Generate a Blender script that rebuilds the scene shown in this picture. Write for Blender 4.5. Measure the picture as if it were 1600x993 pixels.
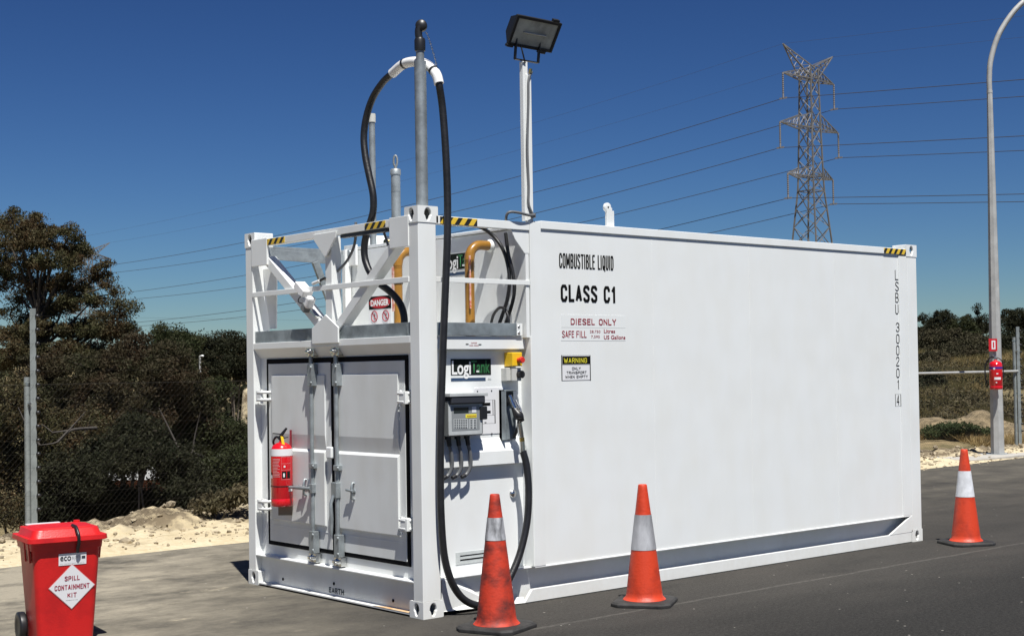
import bpy, bmesh, math, random
import numpy as np
from mathutils import Vector, Matrix
PI = math.pi
R = math.radians
random.seed(7); rng = np.random.default_rng(7)
for o in list(bpy.data.objects): bpy.data.objects.remove(o)
sc = bpy.context.scene
col = sc.collection

# ------------------------------------------------------------ camera
CAM = Vector((-5.8076, -7.9416, 1.7218)); YAW, PITCH, ROLL = 0.8561695, 0.0205411, -0.0157643
FPX, CX, CY = 2188.95, 837.95, 533.84           # in pixels of the 1600 px wide photograph
fw = Vector((math.cos(PITCH)*math.cos(YAW), math.cos(PITCH)*math.sin(YAW), math.sin(PITCH)))
r0 = Vector((math.sin(YAW), -math.cos(YAW), 0)); u0 = r0.cross(fw)
rt = math.cos(ROLL)*r0 + math.sin(ROLL)*u0
up = -math.sin(ROLL)*r0 + math.cos(ROLL)*u0
cd = bpy.data.cameras.new('camera'); cam = bpy.data.objects.new('camera', cd); col.objects.link(cam)
cd.sensor_width = 36; cd.sensor_fit = 'HORIZONTAL'; cd.lens = FPX*36/1600
cd.shift_x = (800-CX)/1600; cd.shift_y = (CY-496.5)/1600
cd.clip_start = 0.1; cd.clip_end = 6000
M = Matrix((rt, up, -fw)).transposed().to_4x4(); M.translation = CAM
cam.matrix_world = M
sc.camera = cam

# ------------------------------------------------------------ light
SUN = Vector((-0.19, -0.46, 1.0)).normalized()
sun_el = math.asin(SUN.z); sun_rot = math.atan2(SUN.x, SUN.y)
w = bpy.data.worlds.new("World"); sc.world = w; w.use_nodes = True
nt = w.node_tree; nt.nodes.clear()
sky = nt.nodes.new('ShaderNodeTexSky'); sky.sky_type = 'NISHITA'; sky.sun_disc = False
sky.sun_elevation = sun_el; sky.sun_rotation = sun_rot
sky.altitude = 0; sky.air_density = 1.0; sky.dust_density = 0.0; sky.ozone_density = 4.0
bg = nt.nodes.new('ShaderNodeBackground'); bg.inputs[1].default_value = 0.05
wo = nt.nodes.new('ShaderNodeOutputWorld')
gm = nt.nodes.new('ShaderNodeGamma'); gm.inputs[1].default_value = 1.6; nt.links.new(sky.outputs[0], gm.inputs[0])
vm = nt.nodes.new('ShaderNodeVectorMath'); vm.operation = 'MULTIPLY'; vm.inputs[1].default_value = (0.165, 0.203, 0.260)
nt.links.new(gm.outputs[0], vm.inputs[0]); nt.links.new(vm.outputs[0], bg.inputs[0]); nt.links.new(bg.outputs[0], wo.inputs[0])
sl = bpy.data.lights.new('sun', 'SUN'); sl.energy = 5.0; sl.angle = R(0.5); sl.color = (1.0, 0.975, 0.925)
so = bpy.data.objects.new('sun', sl); col.objects.link(so)
so.rotation_euler = SUN.to_track_quat('Z', 'Y').to_euler()
sc.view_settings.view_transform = 'Standard'; sc.view_settings.look = 'None'
sc.view_settings.gamma = 1; sc.view_settings.exposure = 0.50
sc.view_settings.use_curve_mapping = False

# ------------------------------------------------------------ measuring helpers: a line of sight met with a real plane
def ray(x, y): return fw + rt*((x-CX)/FPX) - up*((y-CY)/FPX)
def PX(x, y, X0=0.0): d = ray(x, y); return CAM + d*((X0-CAM.x)/d.x)
def PY(x, y, Y0=0.0): d = ray(x, y); return CAM + d*((Y0-CAM.y)/d.y)
def PZ(x, y, Z0=0.0): d = ray(x, y); return CAM + d*((Z0-CAM.z)/d.z)
def PD(x, y, dist): return CAM + ray(x, y)*dist
fwh = Vector((math.cos(YAW), math.sin(YAW), 0))
def ground_at(x, dist, z=0.0):
    p = CAM + fwh*dist + r0*((x-CX)/FPX*dist); p.z = z; return p

# ------------------------------------------------------------ materials
def mat(name, c, rough=0.5, metal=0.0, var=0.0, vscale=3.0, bump=0.0, bscale=40.0, c2=None, spec=0.5, stretch=None, coat=0.0, detail=5.0, lo=0.35, hi=0.65):
    m = bpy.data.materials.new(name); m.use_nodes = True
    n = m.node_tree.nodes; l = m.node_tree.links; b = n['Principled BSDF']
    b.inputs['Base Color'].default_value = (*c, 1); b.inputs['Roughness'].default_value = rough
    b.inputs['Metallic'].default_value = metal; b.inputs['Specular IOR Level'].default_value = spec
    b.inputs['Coat Weight'].default_value = coat
    tc = n.new('ShaderNodeTexCoord'); src = tc.outputs['Object']
    if stretch:
        mp = n.new('ShaderNodeMapping'); mp.inputs['Scale'].default_value = stretch
        l.new(src, mp.inputs[0]); src = mp.outputs[0]
    if var or c2:
        no = n.new('ShaderNodeTexNoise'); no.inputs['Scale'].default_value = vscale; no.inputs['Detail'].default_value = detail
        no.inputs['Roughness'].default_value = 0.6
        l.new(src, no.inputs['Vector'])
        cr = n.new('ShaderNodeValToRGB'); cr.color_ramp.elements[0].position = lo; cr.color_ramp.elements[1].position = hi
        cc = c2 if c2 else tuple(min(1, k*(1+var)) for k in c)
        ca = c if c2 else tuple(k*(1-var) for k in c)
        cr.color_ramp.elements[0].color = (*ca, 1); cr.color_ramp.elements[1].color = (*cc, 1)
        l.new(no.outputs['Fac'], cr.inputs[0]); l.new(cr.outputs[0], b.inputs['Base Color'])
    if bump:
        nb = n.new('ShaderNodeTexNoise'); nb.inputs['Scale'].default_value = bscale; nb.inputs['Detail'].default_value = 6
        l.new(src, nb.inputs['Vector'])
        bp = n.new('ShaderNodeBump'); bp.inputs['Strength'].default_value = bump; bp.inputs['Distance'].default_value = 0.02
        l.new(nb.outputs['Fac'], bp.inputs['Height']); l.new(bp.outputs[0], b.inputs['Normal'])
    return m

def paint_white(name, base=0.78, dirt=0.12):
    """gloss white enamel with faint runs of grime, uneven gloss and slightly dished sheet"""
    m = bpy.data.materials.new(name); m.use_nodes = True
    n = m.node_tree.nodes; l = m.node_tree.links; b = n['Principled BSDF']
    tc = n.new('ShaderNodeTexCoord')
    mp = n.new('ShaderNodeMapping'); mp.inputs['Scale'].default_value = (3, 3, 1.2)
    l.new(tc.outputs['Object'], mp.inputs[0])
    a = n.new('ShaderNodeTexNoise'); a.inputs['Scale'].default_value = 1.6; a.inputs['Detail'].default_value = 7
    l.new(mp.outputs[0], a.inputs['Vector'])
    c = n.new('ShaderNodeValToRGB'); c.color_ramp.elements[0].position = 0.28; c.color_ramp.elements[1].position = 0.62
    d = 1-dirt
    c.color_ramp.elements[0].color = (base*d*0.975, base*d*0.99, base*d*0.96, 1); c.color_ramp.elements[1].color = (base*0.975, base, base*0.99, 1)
    l.new(a.outputs['Fac'], c.inputs[0])
    # splashed dust low down
    sx = n.new('ShaderNodeSeparateXYZ'); l.new(tc.outputs['Object'], sx.inputs[0])
    mr = n.new('ShaderNodeMapRange'); mr.inputs['From Min'].default_value = 0.35; mr.inputs['From Max'].default_value = 0.0
    l.new(sx.outputs['Z'], mr.inputs['Value'])
    g = n.new('ShaderNodeTexNoise'); g.inputs['Scale'].default_value = 22; g.inputs['Detail'].default_value = 6; l.new(tc.outputs['Object'], g.inputs['Vector'])
    ml = n.new('ShaderNodeMath'); ml.operation = 'MULTIPLY'; l.new(mr.outputs[0], ml.inputs[0]); l.new(g.outputs['Fac'], ml.inputs[1])
    m2 = n.new('ShaderNodeMath'); m2.operation = 'MULTIPLY'; l.new(ml.outputs[0], m2.inputs[0]); m2.inputs[1].default_value = 0.35
    mx = n.new('ShaderNodeMix'); mx.data_type = 'RGBA'; mx.inputs['B'].default_value = (0.5, 0.44, 0.34, 1)
    l.new(m2.outputs[0], mx.inputs['Factor']); l.new(c.outputs[0], mx.inputs['A']); l.new(mx.outputs['Result'], b.inputs['Base Color'])
    rr = n.new('ShaderNodeMapRange'); rr.inputs['To Min'].default_value = 0.26; rr.inputs['To Max'].default_value = 0.5
    l.new(a.outputs['Fac'], rr.inputs['Value']); l.new(rr.outputs[0], b.inputs['Roughness'])
    w2 = n.new('ShaderNodeTexNoise'); w2.inputs['Scale'].default_value = 1.3; w2.inputs['Detail'].default_value = 2; l.new(tc.outputs['Object'], w2.inputs['Vector'])
    w3 = n.new('ShaderNodeTexNoise'); w3.inputs['Scale'].default_value = 90; w3.inputs['Detail'].default_value = 2; l.new(tc.outputs['Object'], w3.inputs['Vector'])
    b1 = n.new('ShaderNodeBump'); b1.inputs['Strength'].default_value = 0.35; b1.inputs['Distance'].default_value = 0.02; l.new(w2.outputs['Fac'], b1.inputs['Height'])
    b2 = n.new('ShaderNodeBump'); b2.inputs['Strength'].default_value = 0.08; b2.inputs['Distance'].default_value = 0.002; l.new(w3.outputs['Fac'], b2.inputs['Height']); l.new(b1.outputs[0], b2.inputs['Normal'])
    l.new(b2.outputs[0], b.inputs['Normal'])
    return m

def hazard(name, axis):
    m = bpy.data.materials.new(name); m.use_nodes = True
    n = m.node_tree.nodes; l = m.node_tree.links; b = n['Principled BSDF']; b.inputs['Roughness'].default_value = 0.45
    tc = n.new('ShaderNodeTexCoord'); sx = n.new('ShaderNodeSeparateXYZ'); l.new(tc.outputs['Object'], sx.inputs[0])
    a = n.new('ShaderNodeMath'); a.operation = 'MULTIPLY'; a.inputs[1].default_value = -0.75 if axis == 'X' else 0.9
    l.new(sx.outputs['Z'], a.inputs[0])
    s = n.new('ShaderNodeMath'); s.operation = 'ADD'; l.new(sx.outputs[axis], s.inputs[0]); l.new(a.outputs[0], s.inputs[1])
    f = n.new('ShaderNodeMath'); f.operation = 'DIVIDE'; f.inputs[1].default_value = 0.086; l.new(s.outputs[0], f.inputs[0])
    g = n.new('ShaderNodeMath'); g.operation = 'FRACT'; l.new(f.outputs[0], g.inputs[0])
    h = n.new('ShaderNodeMath'); h.operation = 'GREATER_THAN'; h.inputs[1].default_value = 0.52; l.new(g.outputs[0], h.inputs[0])
    mx = n.new('ShaderNodeMix'); mx.data_type = 'RGBA'; mx.inputs['A'].default_value = (0.72, 0.48, 0.04, 1); mx.inputs['B'].default_value = (0.015, 0.015, 0.015, 1)
    l.new(h.outputs[0], mx.inputs['Factor']); l.new(mx.outputs['Result'], b.inputs['Base Color'])
    return m

WHITE = paint_white('white_enamel', 0.78, 0.05)
WHITE2 = paint_white('white_enamel_sheet', 0.77, 0.025)
DOORW = paint_white('white_door_enamel', 0.71, 0.10)
GALV = mat('galvanised_steel', (0.30, 0.33, 0.34), 0.5, 0.55, 0.22, 9, 0.05, 60)
GALVD = mat('dull_galvanised_tray', (0.25, 0.285, 0.30), 0.5, 0.35, 0.3, 5, 0.05, 50)
STEEL = mat('bright_steel', (0.62, 0.62, 0.60), 0.22, 1.0, 0.1, 20)
BLACK = mat('black_rubber', (0.012, 0.012, 0.013), 0.42, 0, 0.3, 12, 0.1, 60)
GASKET = mat('door_gasket_rubber', (0.006, 0.006, 0.007), 0.9, spec=0.15)
BLKP = mat('black_plastic', (0.014, 0.014, 0.015), 0.4)
GREYC = mat('grey_cable', (0.13, 0.135, 0.14), 0.5)
INK = mat('black_ink', (0.006, 0.006, 0.006), 0.9, spec=0.1)
REDINK = mat('dark_red_ink', (0.30, 0.02, 0.035), 0.5)
STICK = mat('white_vinyl', (0.72, 0.72, 0.73), 0.4)
STICKG = mat('grey_vinyl', (0.42, 0.45, 0.46), 0.5, 0, 0.15, 30)
YEL = mat('yellow_plastic', (0.80, 0.50, 0.02), 0.35)
YELL = mat('yellow_sticker', (0.78, 0.70, 0.05), 0.5)
REDB = mat('red_button_plastic', (0.62, 0.03, 0.02), 0.3)
BROWN = mat('ochre_pipe_paint', (0.30, 0.145, 0.022), 0.28, 0, 0.14, 6, 0.08, 40, coat=0.3)
GREENL = mat('green_letters', (0.02, 0.13, 0.04), 0.5)
BLUEL = mat('dark_blue_strip', (0.03, 0.06, 0.12), 0.5)
LOGOB = mat('logo_black', (0.006, 0.01, 0.008), 0.8, spec=0.2)
REDX = mat('extinguisher_red', (0.60, 0.008, 0.015), 0.22, 0, 0.08, 8, coat=0.5)
METER = mat('meter_grey_plastic', (0.44, 0.46, 0.46), 0.45, 0, 0.08, 14)
METERD = mat('meter_dark_grey', (0.17, 0.18, 0.18), 0.45)
LCD = mat('display_glass', (0.02, 0.028, 0.03), 0.12)
PVC = mat('white_pvc', (0.78, 0.78, 0.77), 0.3, 0, 0.06, 20)
LAMPB = mat('floodlight_black', (0.014, 0.014, 0.014), 0.45)
LENS = mat('floodlight_glass', (0.42, 0.43, 0.39), 0.25, 0.2, 0.25, 7)
BRASS = mat('brass', (0.45, 0.34, 0.12), 0.3, 1.0)
HAZX = hazard('hazard_tape_side', 'X'); HAZY = hazard('hazard_tape_end', 'Y')
BINR = mat('bin_red_plastic', (0.40, 0.008, 0.010), 0.42, 0, 0, 4, 0.08, 90, c2=(0.58, 0.012, 0.012), lo=0.3, hi=0.55, detail=9)
CONEO = mat('cone_orange', (0.38, 0.032, 0.010), 0.5, 0, 0, 6, 0.15, 60, c2=(0.56, 0.046, 0.012), lo=0.32, hi=0.5, detail=9)
CONED = mat('scuffed_cone_orange', (0.10, 0.018, 0.013), 0.65, 0, 0, 6, 0.15, 40, c2=(0.50, 0.036, 0.012), stretch=(1, 1, 1.3), lo=0.33, hi=0.56, detail=9)
BANDW = mat('white_reflective_band', (0.62, 0.63, 0.65), 0.35, 0, 0.12, 14)
BANDG = mat('worn_grey_band', (0.13, 0.13, 0.135), 0.5, 0, 0, 10, 0.1, 50, c2=(0.50, 0.51, 0.53), stretch=(2, 2, 0.7))
CONEB = mat('cone_base_rubber', (0.022, 0.021, 0.02), 0.7, 0, 0.4, 14, 0.2, 80)
RUST = mat('rust_stain', (0.40, 0.18, 0.05), 0.8, 0, 0.4, 30)
TAGB = mat('brown_card', (0.22, 0.19, 0.13), 0.7)

# ------------------------------------------------------------ mesh helpers
class MB:
    def __init__(s): s.v = []; s.f = []; s.m = []; s.sm = []
    def add(s, vs, fs, mi=0, smooth=False):
        b = len(s.v); s.v += [tuple(v) for v in vs]
        for f in fs: s.f.append([b+i for i in f]); s.m.append(mi); s.sm.append(smooth)
        return s
    def box(s, a, b, mi=0):
        x0, y0, z0 = [min(a[i], b[i]) for i in range(3)]; x1, y1, z1 = [max(a[i], b[i]) for i in range(3)]
        vs = [(x0,y0,z0),(x1,y0,z0),(x1,y1,z0),(x0,y1,z0),(x0,y0,z1),(x1,y0,z1),(x1,y1,z1),(x0,y1,z1)]
        return s.add(vs, [(0,3,2,1),(4,5,6,7),(0,1,5,4),(1,2,6,5),(2,3,7,6),(3,0,4,7)], mi)
    def obox(s, c, ax, ay, az, mi=0):
        """box with centre c and half-axis vectors"""
        c, ax, ay, az = map(Vector, (c, ax, ay, az))
        vs = [c+ax*i+ay*j+az*k for k in (-1,1) for j in (-1,1) for i in (-1,1)]
        return s.add(vs, [(0,2,3,1),(4,5,7,6),(0,1,5,4),(1,3,7,5),(3,2,6,7),(2,0,4,6)], mi)
    def bar(s, p, q, wx, wy, side=(0,1,0), mi=0):
        """rectangular bar from p to q; wx along side, wy across"""
        p, q = Vector(p), Vector(q); d = (q-p); L = d.length; d.normalize()
        a = Vector(side); a = (a - d*a.dot(d)).normalized(); b = d.cross(a)
        return s.obox((p+q)/2, a*wx/2, b*wy/2, d*L/2, mi)
    def prism(s, pts, n, mi=0):
        """polygon pts extruded by vector n"""
        k = len(pts); n = Vector(n); a = [Vector(p) for p in pts]; b = [p+n for p in a]
        fs = [list(range(k))[::-1], list(range(k, 2*k))] + [(i, (i+1) % k, k+(i+1) % k, k+i) for i in range(k)]
        return s.add(a+b, fs, mi)
    def tube(s, pts, r, seg=12, mi=0, cap=True, smooth=True):
        pts = [Vector(p) for p in pts]; n = len(pts)
        rs = r if isinstance(r, (list, tuple)) else [r]*n
        t0 = (pts[1]-pts[0]).normalized(); a = t0.orthogonal().normalized(); vs = []
        for i, p in enumerate(pts):
            t = (pts[min(i+1, n-1)]-pts[max(i-1, 0)])
            t = t.normalized() if t.length > 1e-9 else t0
            a = (a - t*a.dot(t)).normalized(); b = t.cross(a)
            for k in range(seg):
                th = 2*PI*k/seg; vs.append(p+(a*math.cos(th)+b*math.sin(th))*rs[i])
        fs = [(i*seg+k, i*seg+(k+1) % seg, (i+1)*seg+(k+1) % seg, (i+1)*seg+k) for i in range(n-1) for k in range(seg)]
        s.add(vs, fs, mi, smooth)
        if cap:
            s.add(vs[:seg], [list(range(seg))[::-1]], mi); s.add(vs[-seg:], [list(range(seg))], mi)
        return s
    def lathe(s, prof, c=(0,0,0), ax=(0,0,1), seg=24, mi=0, smooth=True):
        """prof = [(r, h)] along axis"""
        ax = Vector(ax).normalized(); a = ax.orthogonal().normalized(); b = ax.cross(a); c = Vector(c); vs = []
        for (r, h) in prof:
            for k in range(seg):
                th = 2*PI*k/seg; vs.append(c+ax*h+(a*math.cos(th)+b*math.sin(th))*max(r, 1e-5))
        n = len(prof)
        fs = [(i*seg+k, i*seg+(k+1) % seg, (i+1)*seg+(k+1) % seg, (i+1)*seg+k) for i in range(n-1) for k in range(seg)]
        s.add(vs, fs, mi, smooth)
        return s
    def build(s, name, m, parent=None, bevel=0, weld=False, seg=2):
        me = bpy.data.meshes.new(name); me.from_pydata(s.v, [], s.f); me.update()
        for mm in (m if isinstance(m, (list, tuple)) else [m]): me.materials.append(mm)
        me.polygons.foreach_set('material_index', s.m); me.polygons.foreach_set('use_smooth', s.sm)
        bm = bmesh.new(); bm.from_mesh(me)
        if weld: bmesh.ops.remove_doubles(bm, verts=bm.verts, dist=1e-5)
        bmesh.ops.recalc_face_normals(bm, faces=bm.faces); bm.to_mesh(me); bm.free()
        o = bpy.data.objects.new(name, me); col.objects.link(o)
        if parent: o.parent = parent
        if bevel:
            b = o.modifiers.new('bevel', 'BEVEL'); b.width = bevel; b.segments = seg; b.limit_method = 'ANGLE'; b.angle_limit = R(40)
        return o
def catmull(pts, n=6):
    P = [Vector(p) for p in pts]; P = [P[0]*2-P[1]]+P+[P[-1]*2-P[-2]]; out = []
    for i in range(1, len(P)-2):
        for k in range(n):
            t = k/n; a, b, c, d = P[i-1:i+3]
            out.append(0.5*((2*b)+(c-a)*t+(2*a-5*b+4*c-d)*t*t+(3*b-a-3*c+d)*t**3))
    out.append(P[-2]); return out
def tag(o, label=None, cat=None, group=None, kind=None):
    if label: o['label'] = label
    if cat: o['category'] = cat
    if group: o['group'] = group
    if kind: o['kind'] = kind
    return o
def thing(name, label, cat, loc=(0,0,0), rz=0, group=None):
    o = bpy.data.objects.new(name, None); col.objects.link(o); o.location = loc; o.rotation_euler = (0,0,rz)
    o.empty_display_size = 0.2
    return tag(o, label, cat, group)
def copy_tree(o, parent=None):
    c = o.copy(); col.objects.link(c)
    if parent: c.parent = parent
    for ch in list(o.children): copy_tree(ch, c)
    return c
def text(name, body, o, u, v, w_, h_, m, parent, bold=0.0, nrm=None, off=0.0015, spacing=1.0, fat=0):
    """writing fitted to a w_ x h_ box whose lower left corner is o, along u and v"""
    cu = bpy.data.curves.new(name, 'FONT'); cu.body = body; cu.size = 1; cu.offset = bold; cu.space_character = spacing; cu.resolution_u = 3
    t = bpy.data.objects.new(name, cu); col.objects.link(t); bpy.context.view_layer.update()
    me = bpy.data.meshes.new_from_object(t.evaluated_get(bpy.context.evaluated_depsgraph_get()))
    bpy.data.objects.remove(t); bpy.data.curves.remove(cu)
    co = np.zeros(len(me.vertices)*3); me.vertices.foreach_get('co', co); co = co.reshape(-1, 3)
    lo = co.min(0); hi = co.max(0); q = (co-lo)/np.maximum(hi-lo, 1e-6)
    u = Vector(u).normalized(); v = Vector(v).normalized(); nn = Vector(nrm).normalized() if nrm is not None else u.cross(v)
    O = np.array(Vector(o)+nn*off); P = O+np.outer(q[:,0]*w_, np.array(u))+np.outer(q[:,1]*h_, np.array(v))
    me.vertices.foreach_set('co', P.ravel()); me.update(); me.materials.clear(); me.materials.append(m)
    if fat:
        bm = bmesh.new(); bm.from_mesh(me)
        for k_, (sx3, sz3) in enumerate(((1,0),(-1,0),(0.6,0.6),(-0.6,-0.6),(0.6,-0.6),(-0.6,0.6))):
            g3_ = bmesh.ops.duplicate(bm, geom=[f for f in bm.faces][:len(me.polygons)])
            for v3 in [e for e in g3_['geom'] if isinstance(e, bmesh.types.BMVert)]: v3.co += u*fat*sx3+v*fat*sz3+nn*0.00015*(k_+1)
        bm.to_mesh(me); bm.free()
    ob = bpy.data.objects.new(name, me); col.objects.link(ob); ob.parent = parent
    return ob
ARC = {'C':[[(1,.70),(1,.84),(.78,1),(.22,1),(0,.84),(0,.16),(.22,0),(.78,0),(1,.16),(1,.30)]], 'L':[[(0,1),(0,0),(1,0)]], 'A':[[(0,0),(.5,1),(1,0)],[(.2,.27),(.8,.27)]],
 'S':[[(1,.80),(1,.87),(.78,1),(.22,1),(0,.87),(0,.70),(1,.34),(1,.13),(.78,0),(.22,0),(0,.13),(0,.20)]], '1':[[(.25,.80),(.7,1),(.7,0)]], 'O':[[(.22,0),(0,.16),(0,.84),(.22,1),(.78,1),(1,.84),(1,.16),(.78,0),(.22,0)]],
 'M':[[(0,0),(0,1),(.5,.25),(1,1),(1,0)]], 'B':[[(0,0),(0,1),(.75,1),(.95,.86),(.95,.66),(.75,.53),(0,.53)],[(.75,.53),(1,.38),(1,.15),(.78,0),(0,0)]], 'U':[[(0,1),(0,.16),(.22,0),(.78,0),(1,.16),(1,1)]], 'T':[[(0,1),(1,1)],[(.5,1),(.5,0)]],
 'I':[[(.5,0),(.5,1)]], 'F':[[(1,1),(0,1),(0,0)],[(0,.53),(.85,.53)]], 'E':[[(1,1),(0,1),(0,0),(1,0)],[(0,.53),(.85,.53)]], 'Q':[[(.22,0),(0,.16),(0,.84),(.22,1),(.78,1),(1,.84),(1,.16),(.78,0),(.22,0)],[(.6,.2),(1,-.12)]], 'D':[[(0,0),(0,1),(.7,1),(1,.8),(1,.2),(.7,0),(0,0)]],
 '3':[[(0,.8),(0,.87),(.22,1),(.78,1),(1,.85),(1,.65),(.75,.53),(.4,.53)],[(.75,.53),(1,.4),(1,.15),(.78,0),(.22,0),(0,.13),(0,.2)]], '0':[[(.22,0),(0,.16),(0,.84),(.22,1),(.78,1),(1,.84),(1,.16),(.78,0),(.22,0)]], '2':[[(0,.78),(0,.86),(.22,1),(.78,1),(1,.85),(1,.65),(0,.12),(0,0),(1,0)]],
 '4':[[(.75,0),(.75,1),(0,.3),(1,.3)]], 'P':[[(0,0),(0,1),(.78,1),(1,.84),(1,.62),(.78,.47),(0,.47)]], 'N':[[(0,0),(0,1),(1,0),(1,1)]], 'K':[[(0,0),(0,1)],[(1,1),(.05,.42)],[(.3,.57),(1,0)]], 'G':[[(1,.74),(1,.85),(.78,1),(.22,1),(0,.85),(0,.15),(.22,0),(.78,0),(1,.15),(1,.48),(.6,.48)]],
 'R':[[(0,0),(0,1),(.78,1),(1,.84),(1,.64),(.78,.5),(0,.5)],[(.55,.5),(1,0)]], 'W':[[(0,1),(.25,0),(.5,.8),(.75,0),(1,1)]], 'Y':[[(0,1),(.5,.5),(1,1)],[(.5,.5),(.5,0)]], 'H':[[(0,0),(0,1)],[(1,0),(1,1)],[(0,.5),(1,.5)]]}
def block(name, body, o, u, v, w_, h_, th, m, parent, nrm, off=0.002):
    """condensed block lettering drawn in strokes of width th, filling a w_ x h_ box"""
    o, u, v, nn = Vector(o), Vector(u).normalized(), Vector(v).normalized(), Vector(nrm).normalized()
    rel = {'I':0.35,'1':0.75,' ':0.6,'M':1.3,'W':1.4,'L':0.85,'E':0.88}; gap = 0.30
    tot = sum(rel.get(c, 1.0) for c in body)+gap*(len(body)-1); k = (w_)/tot; x = 0; mb = MB(); q = 0
    for c in body:
        cw = rel.get(c, 1.0)*k
        for line in ARC.get(c, []):
            P = [o+u*(x+th/2+a*max(cw-th*0.72, 0.0005))+v*(th/2+b*(h_-th)) for a, b in line] if c != 'I' else [o+u*(x+cw/2)+v*(th/2+b*(h_-th)) for a, b in line]
            for i in range(len(P)-1):
                d = (P[i+1]-P[i]).normalized(); e = nn.cross(d)*th/2; f = nn*(off+0.00012*(q % 9)); q += 1
                ends = (P[i]-d*th/2 if i == 0 and c not in 'AKSC' else P[i], P[i+1]+d*th/2 if i == len(P)-2 and c not in 'AKSC' else P[i+1])
                mb.add([ends[0]-e+f, ends[1]-e+f, ends[1]+e+f, ends[0]+e+f], [(0,1,2,3)])
                if i: mb.add([P[i]+(u*math.cos(t)+v*math.sin(t))*th/2+nn*(off+0.0012) for t in np.linspace(0, 2*PI, 13)[:-1]], [tuple(range(12))])
        x += cw+gap*k
    return mb.build(name, m, parent)
SU, SV = Vector((1,0,0)), Vector((0,0,1))       # side face reads along +X
EU = Vector((0,-1,0))                           # end face reads along -Y

# ------------------------------------------------------------ ground
def smooth(a, b, x): t = np.clip((x-a)/(b-a), 0, 1); return t*t*(3-2*t)
def fbm(x, y, sc_=1.0, seed=0, octv=4):
    v = 0; a = 1.0; r = np.random.default_rng(seed)
    for _ in range(octv):
        for _k in range(3):
            th = r.uniform(0, 2*PI); ph = r.uniform(0, 2*PI); k = sc_*r.uniform(0.8, 1.3)
            v = v+a/3*np.sin((x*math.cos(th)+y*math.sin(th))*k+ph+1.3*np.sin((y*math.cos(th)-x*math.sin(th))*k*0.7+ph*2))
        a *= 0.5; sc_ *= 2.07
    return v
def crest(x): return 6.75+0.25*np.sin(x*0.9)+0.0*x
def height(x, y):
    x = np.asarray(x, float); y = np.asarray(y, float)
    left = 1-smooth(9, 16, x-(y-7)*0.35)                 # low ground behind the left part of the fence
    c = crest(x)
    drop = -3.6*smooth(c, c+4.5, y)*left
    dd = (x-18)*0.83+(y-7)*0.56                         # hillside to the right
    hill = (1-left)*(0.055*np.clip(dd, 0, 45)+0.025*np.clip(dd-45, 0, 140))
    beyond = smooth(7.3, 9.5, y)
    h = drop+hill*beyond+fbm(x, y, 0.35, 3)*0.18*beyond
    return h-0.06
def sheet(name, xs, ys, hf, m):
    Xg, Yg = np.meshgrid(xs, ys); Z = hf(Xg, Yg); n, k = Xg.shape
    v = np.stack([Xg, Yg, Z], -1).reshape(-1, 3)
    idx = np.arange(n*k).reshape(n, k)
    f = np.stack([idx[:-1,:-1], idx[:-1,1:], idx[1:,1:], idx[1:,:-1]], -1).reshape(-1, 4)
    me = bpy.data.meshes.new(name); me.from_pydata(v.tolist(), [], f.tolist()); me.materials.append(m)
    me.polygons.foreach_set('use_smooth', [True]*len(f)); me.update()
    o = bpy.data.objects.new(name, me); col.objects.link(o); return o

def ramp_between(n, l, fac, a, b):
    mx = n.new('ShaderNodeMix'); mx.data_type = 'RGBA'
    for k, c in (('A', a), ('B', b)):
        if isinstance(c, tuple): mx.inputs[k].default_value = (*c, 1)
        else: l.new(c, mx.inputs[k])
    l.new(fac, mx.inputs['Factor']); return mx.outputs['Result']
def noise(n, l, src, scale, detail=5, rough=0.6, stretch=None, lo=None, hi=None):
    if stretch:
        mp = n.new('ShaderNodeMapping'); mp.inputs['Scale'].default_value = stretch; l.new(src, mp.inputs[0]); src = mp.outputs[0]
    t = n.new('ShaderNodeTexNoise'); t.inputs['Scale'].default_value = scale; t.inputs['Detail'].default_value = detail; t.inputs['Roughness'].default_value = rough
    l.new(src, t.inputs['Vector']); out = t.outputs['Fac']
    if lo is not None:
        mr = n.new('ShaderNodeMapRange'); mr.inputs['From Min'].default_value = lo; mr.inputs['From Max'].default_value = hi
        l.new(out, mr.inputs['Value']); out = mr.outputs[0]
    return out
def mth(n, l, op, a, b):
    t = n.new('ShaderNodeMath'); t.operation = op
    for i, c in enumerate((a, b)):
        if isinstance(c, (int, float)): t.inputs[i].default_value = c
        else: l.new(c, t.inputs[i])
    return t.outputs[0]
def mrange(n, l, v, a, b, c=0, d=1):
    mr = n.new('ShaderNodeMapRange'); mr.interpolation_type = 'SMOOTHSTEP'
    for k, q in (('From Min', a), ('From Max', b), ('To Min', c), ('To Max', d)): mr.inputs[k].default_value = q
    l.new(v, mr.inputs['Value']); return mr.outputs[0]

# scrubby earth
m = bpy.data.materials.new('scrub_earth'); m.use_nodes = True; n = m.node_tree.nodes; l = m.node_tree.links; b = n['Principled BSDF']; b.inputs['Roughness'].default_value = 0.95
tc = n.new('ShaderNodeTexCoord'); P_ = tc.outputs['Object']
f1 = noise(n, l, P_, 0.35, 6, 0.65, lo=0.38, hi=0.62); f2 = noise(n, l, P_, 3.0, 8, 0.7, lo=0.35, hi=0.68)
c1 = ramp_between(n, l, f2, (0.16, 0.12, 0.055), (0.36, 0.27, 0.14)); c2_ = ramp_between(n, l, f2, (0.06, 0.06, 0.022), (0.20, 0.155, 0.07))
l.new(ramp_between(n, l, f1, c1, c2_), b.inputs['Base Color'])
bp = n.new('ShaderNodeBump'); bp.inputs['Strength'].default_value = 0.8; bp.inputs['Distance'].default_value = 0.15; l.new(noise(n, l, P_, 4, 8, 0.7), bp.inputs['Height']); l.new(bp.outputs[0], b.inputs['Normal'])
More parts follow.
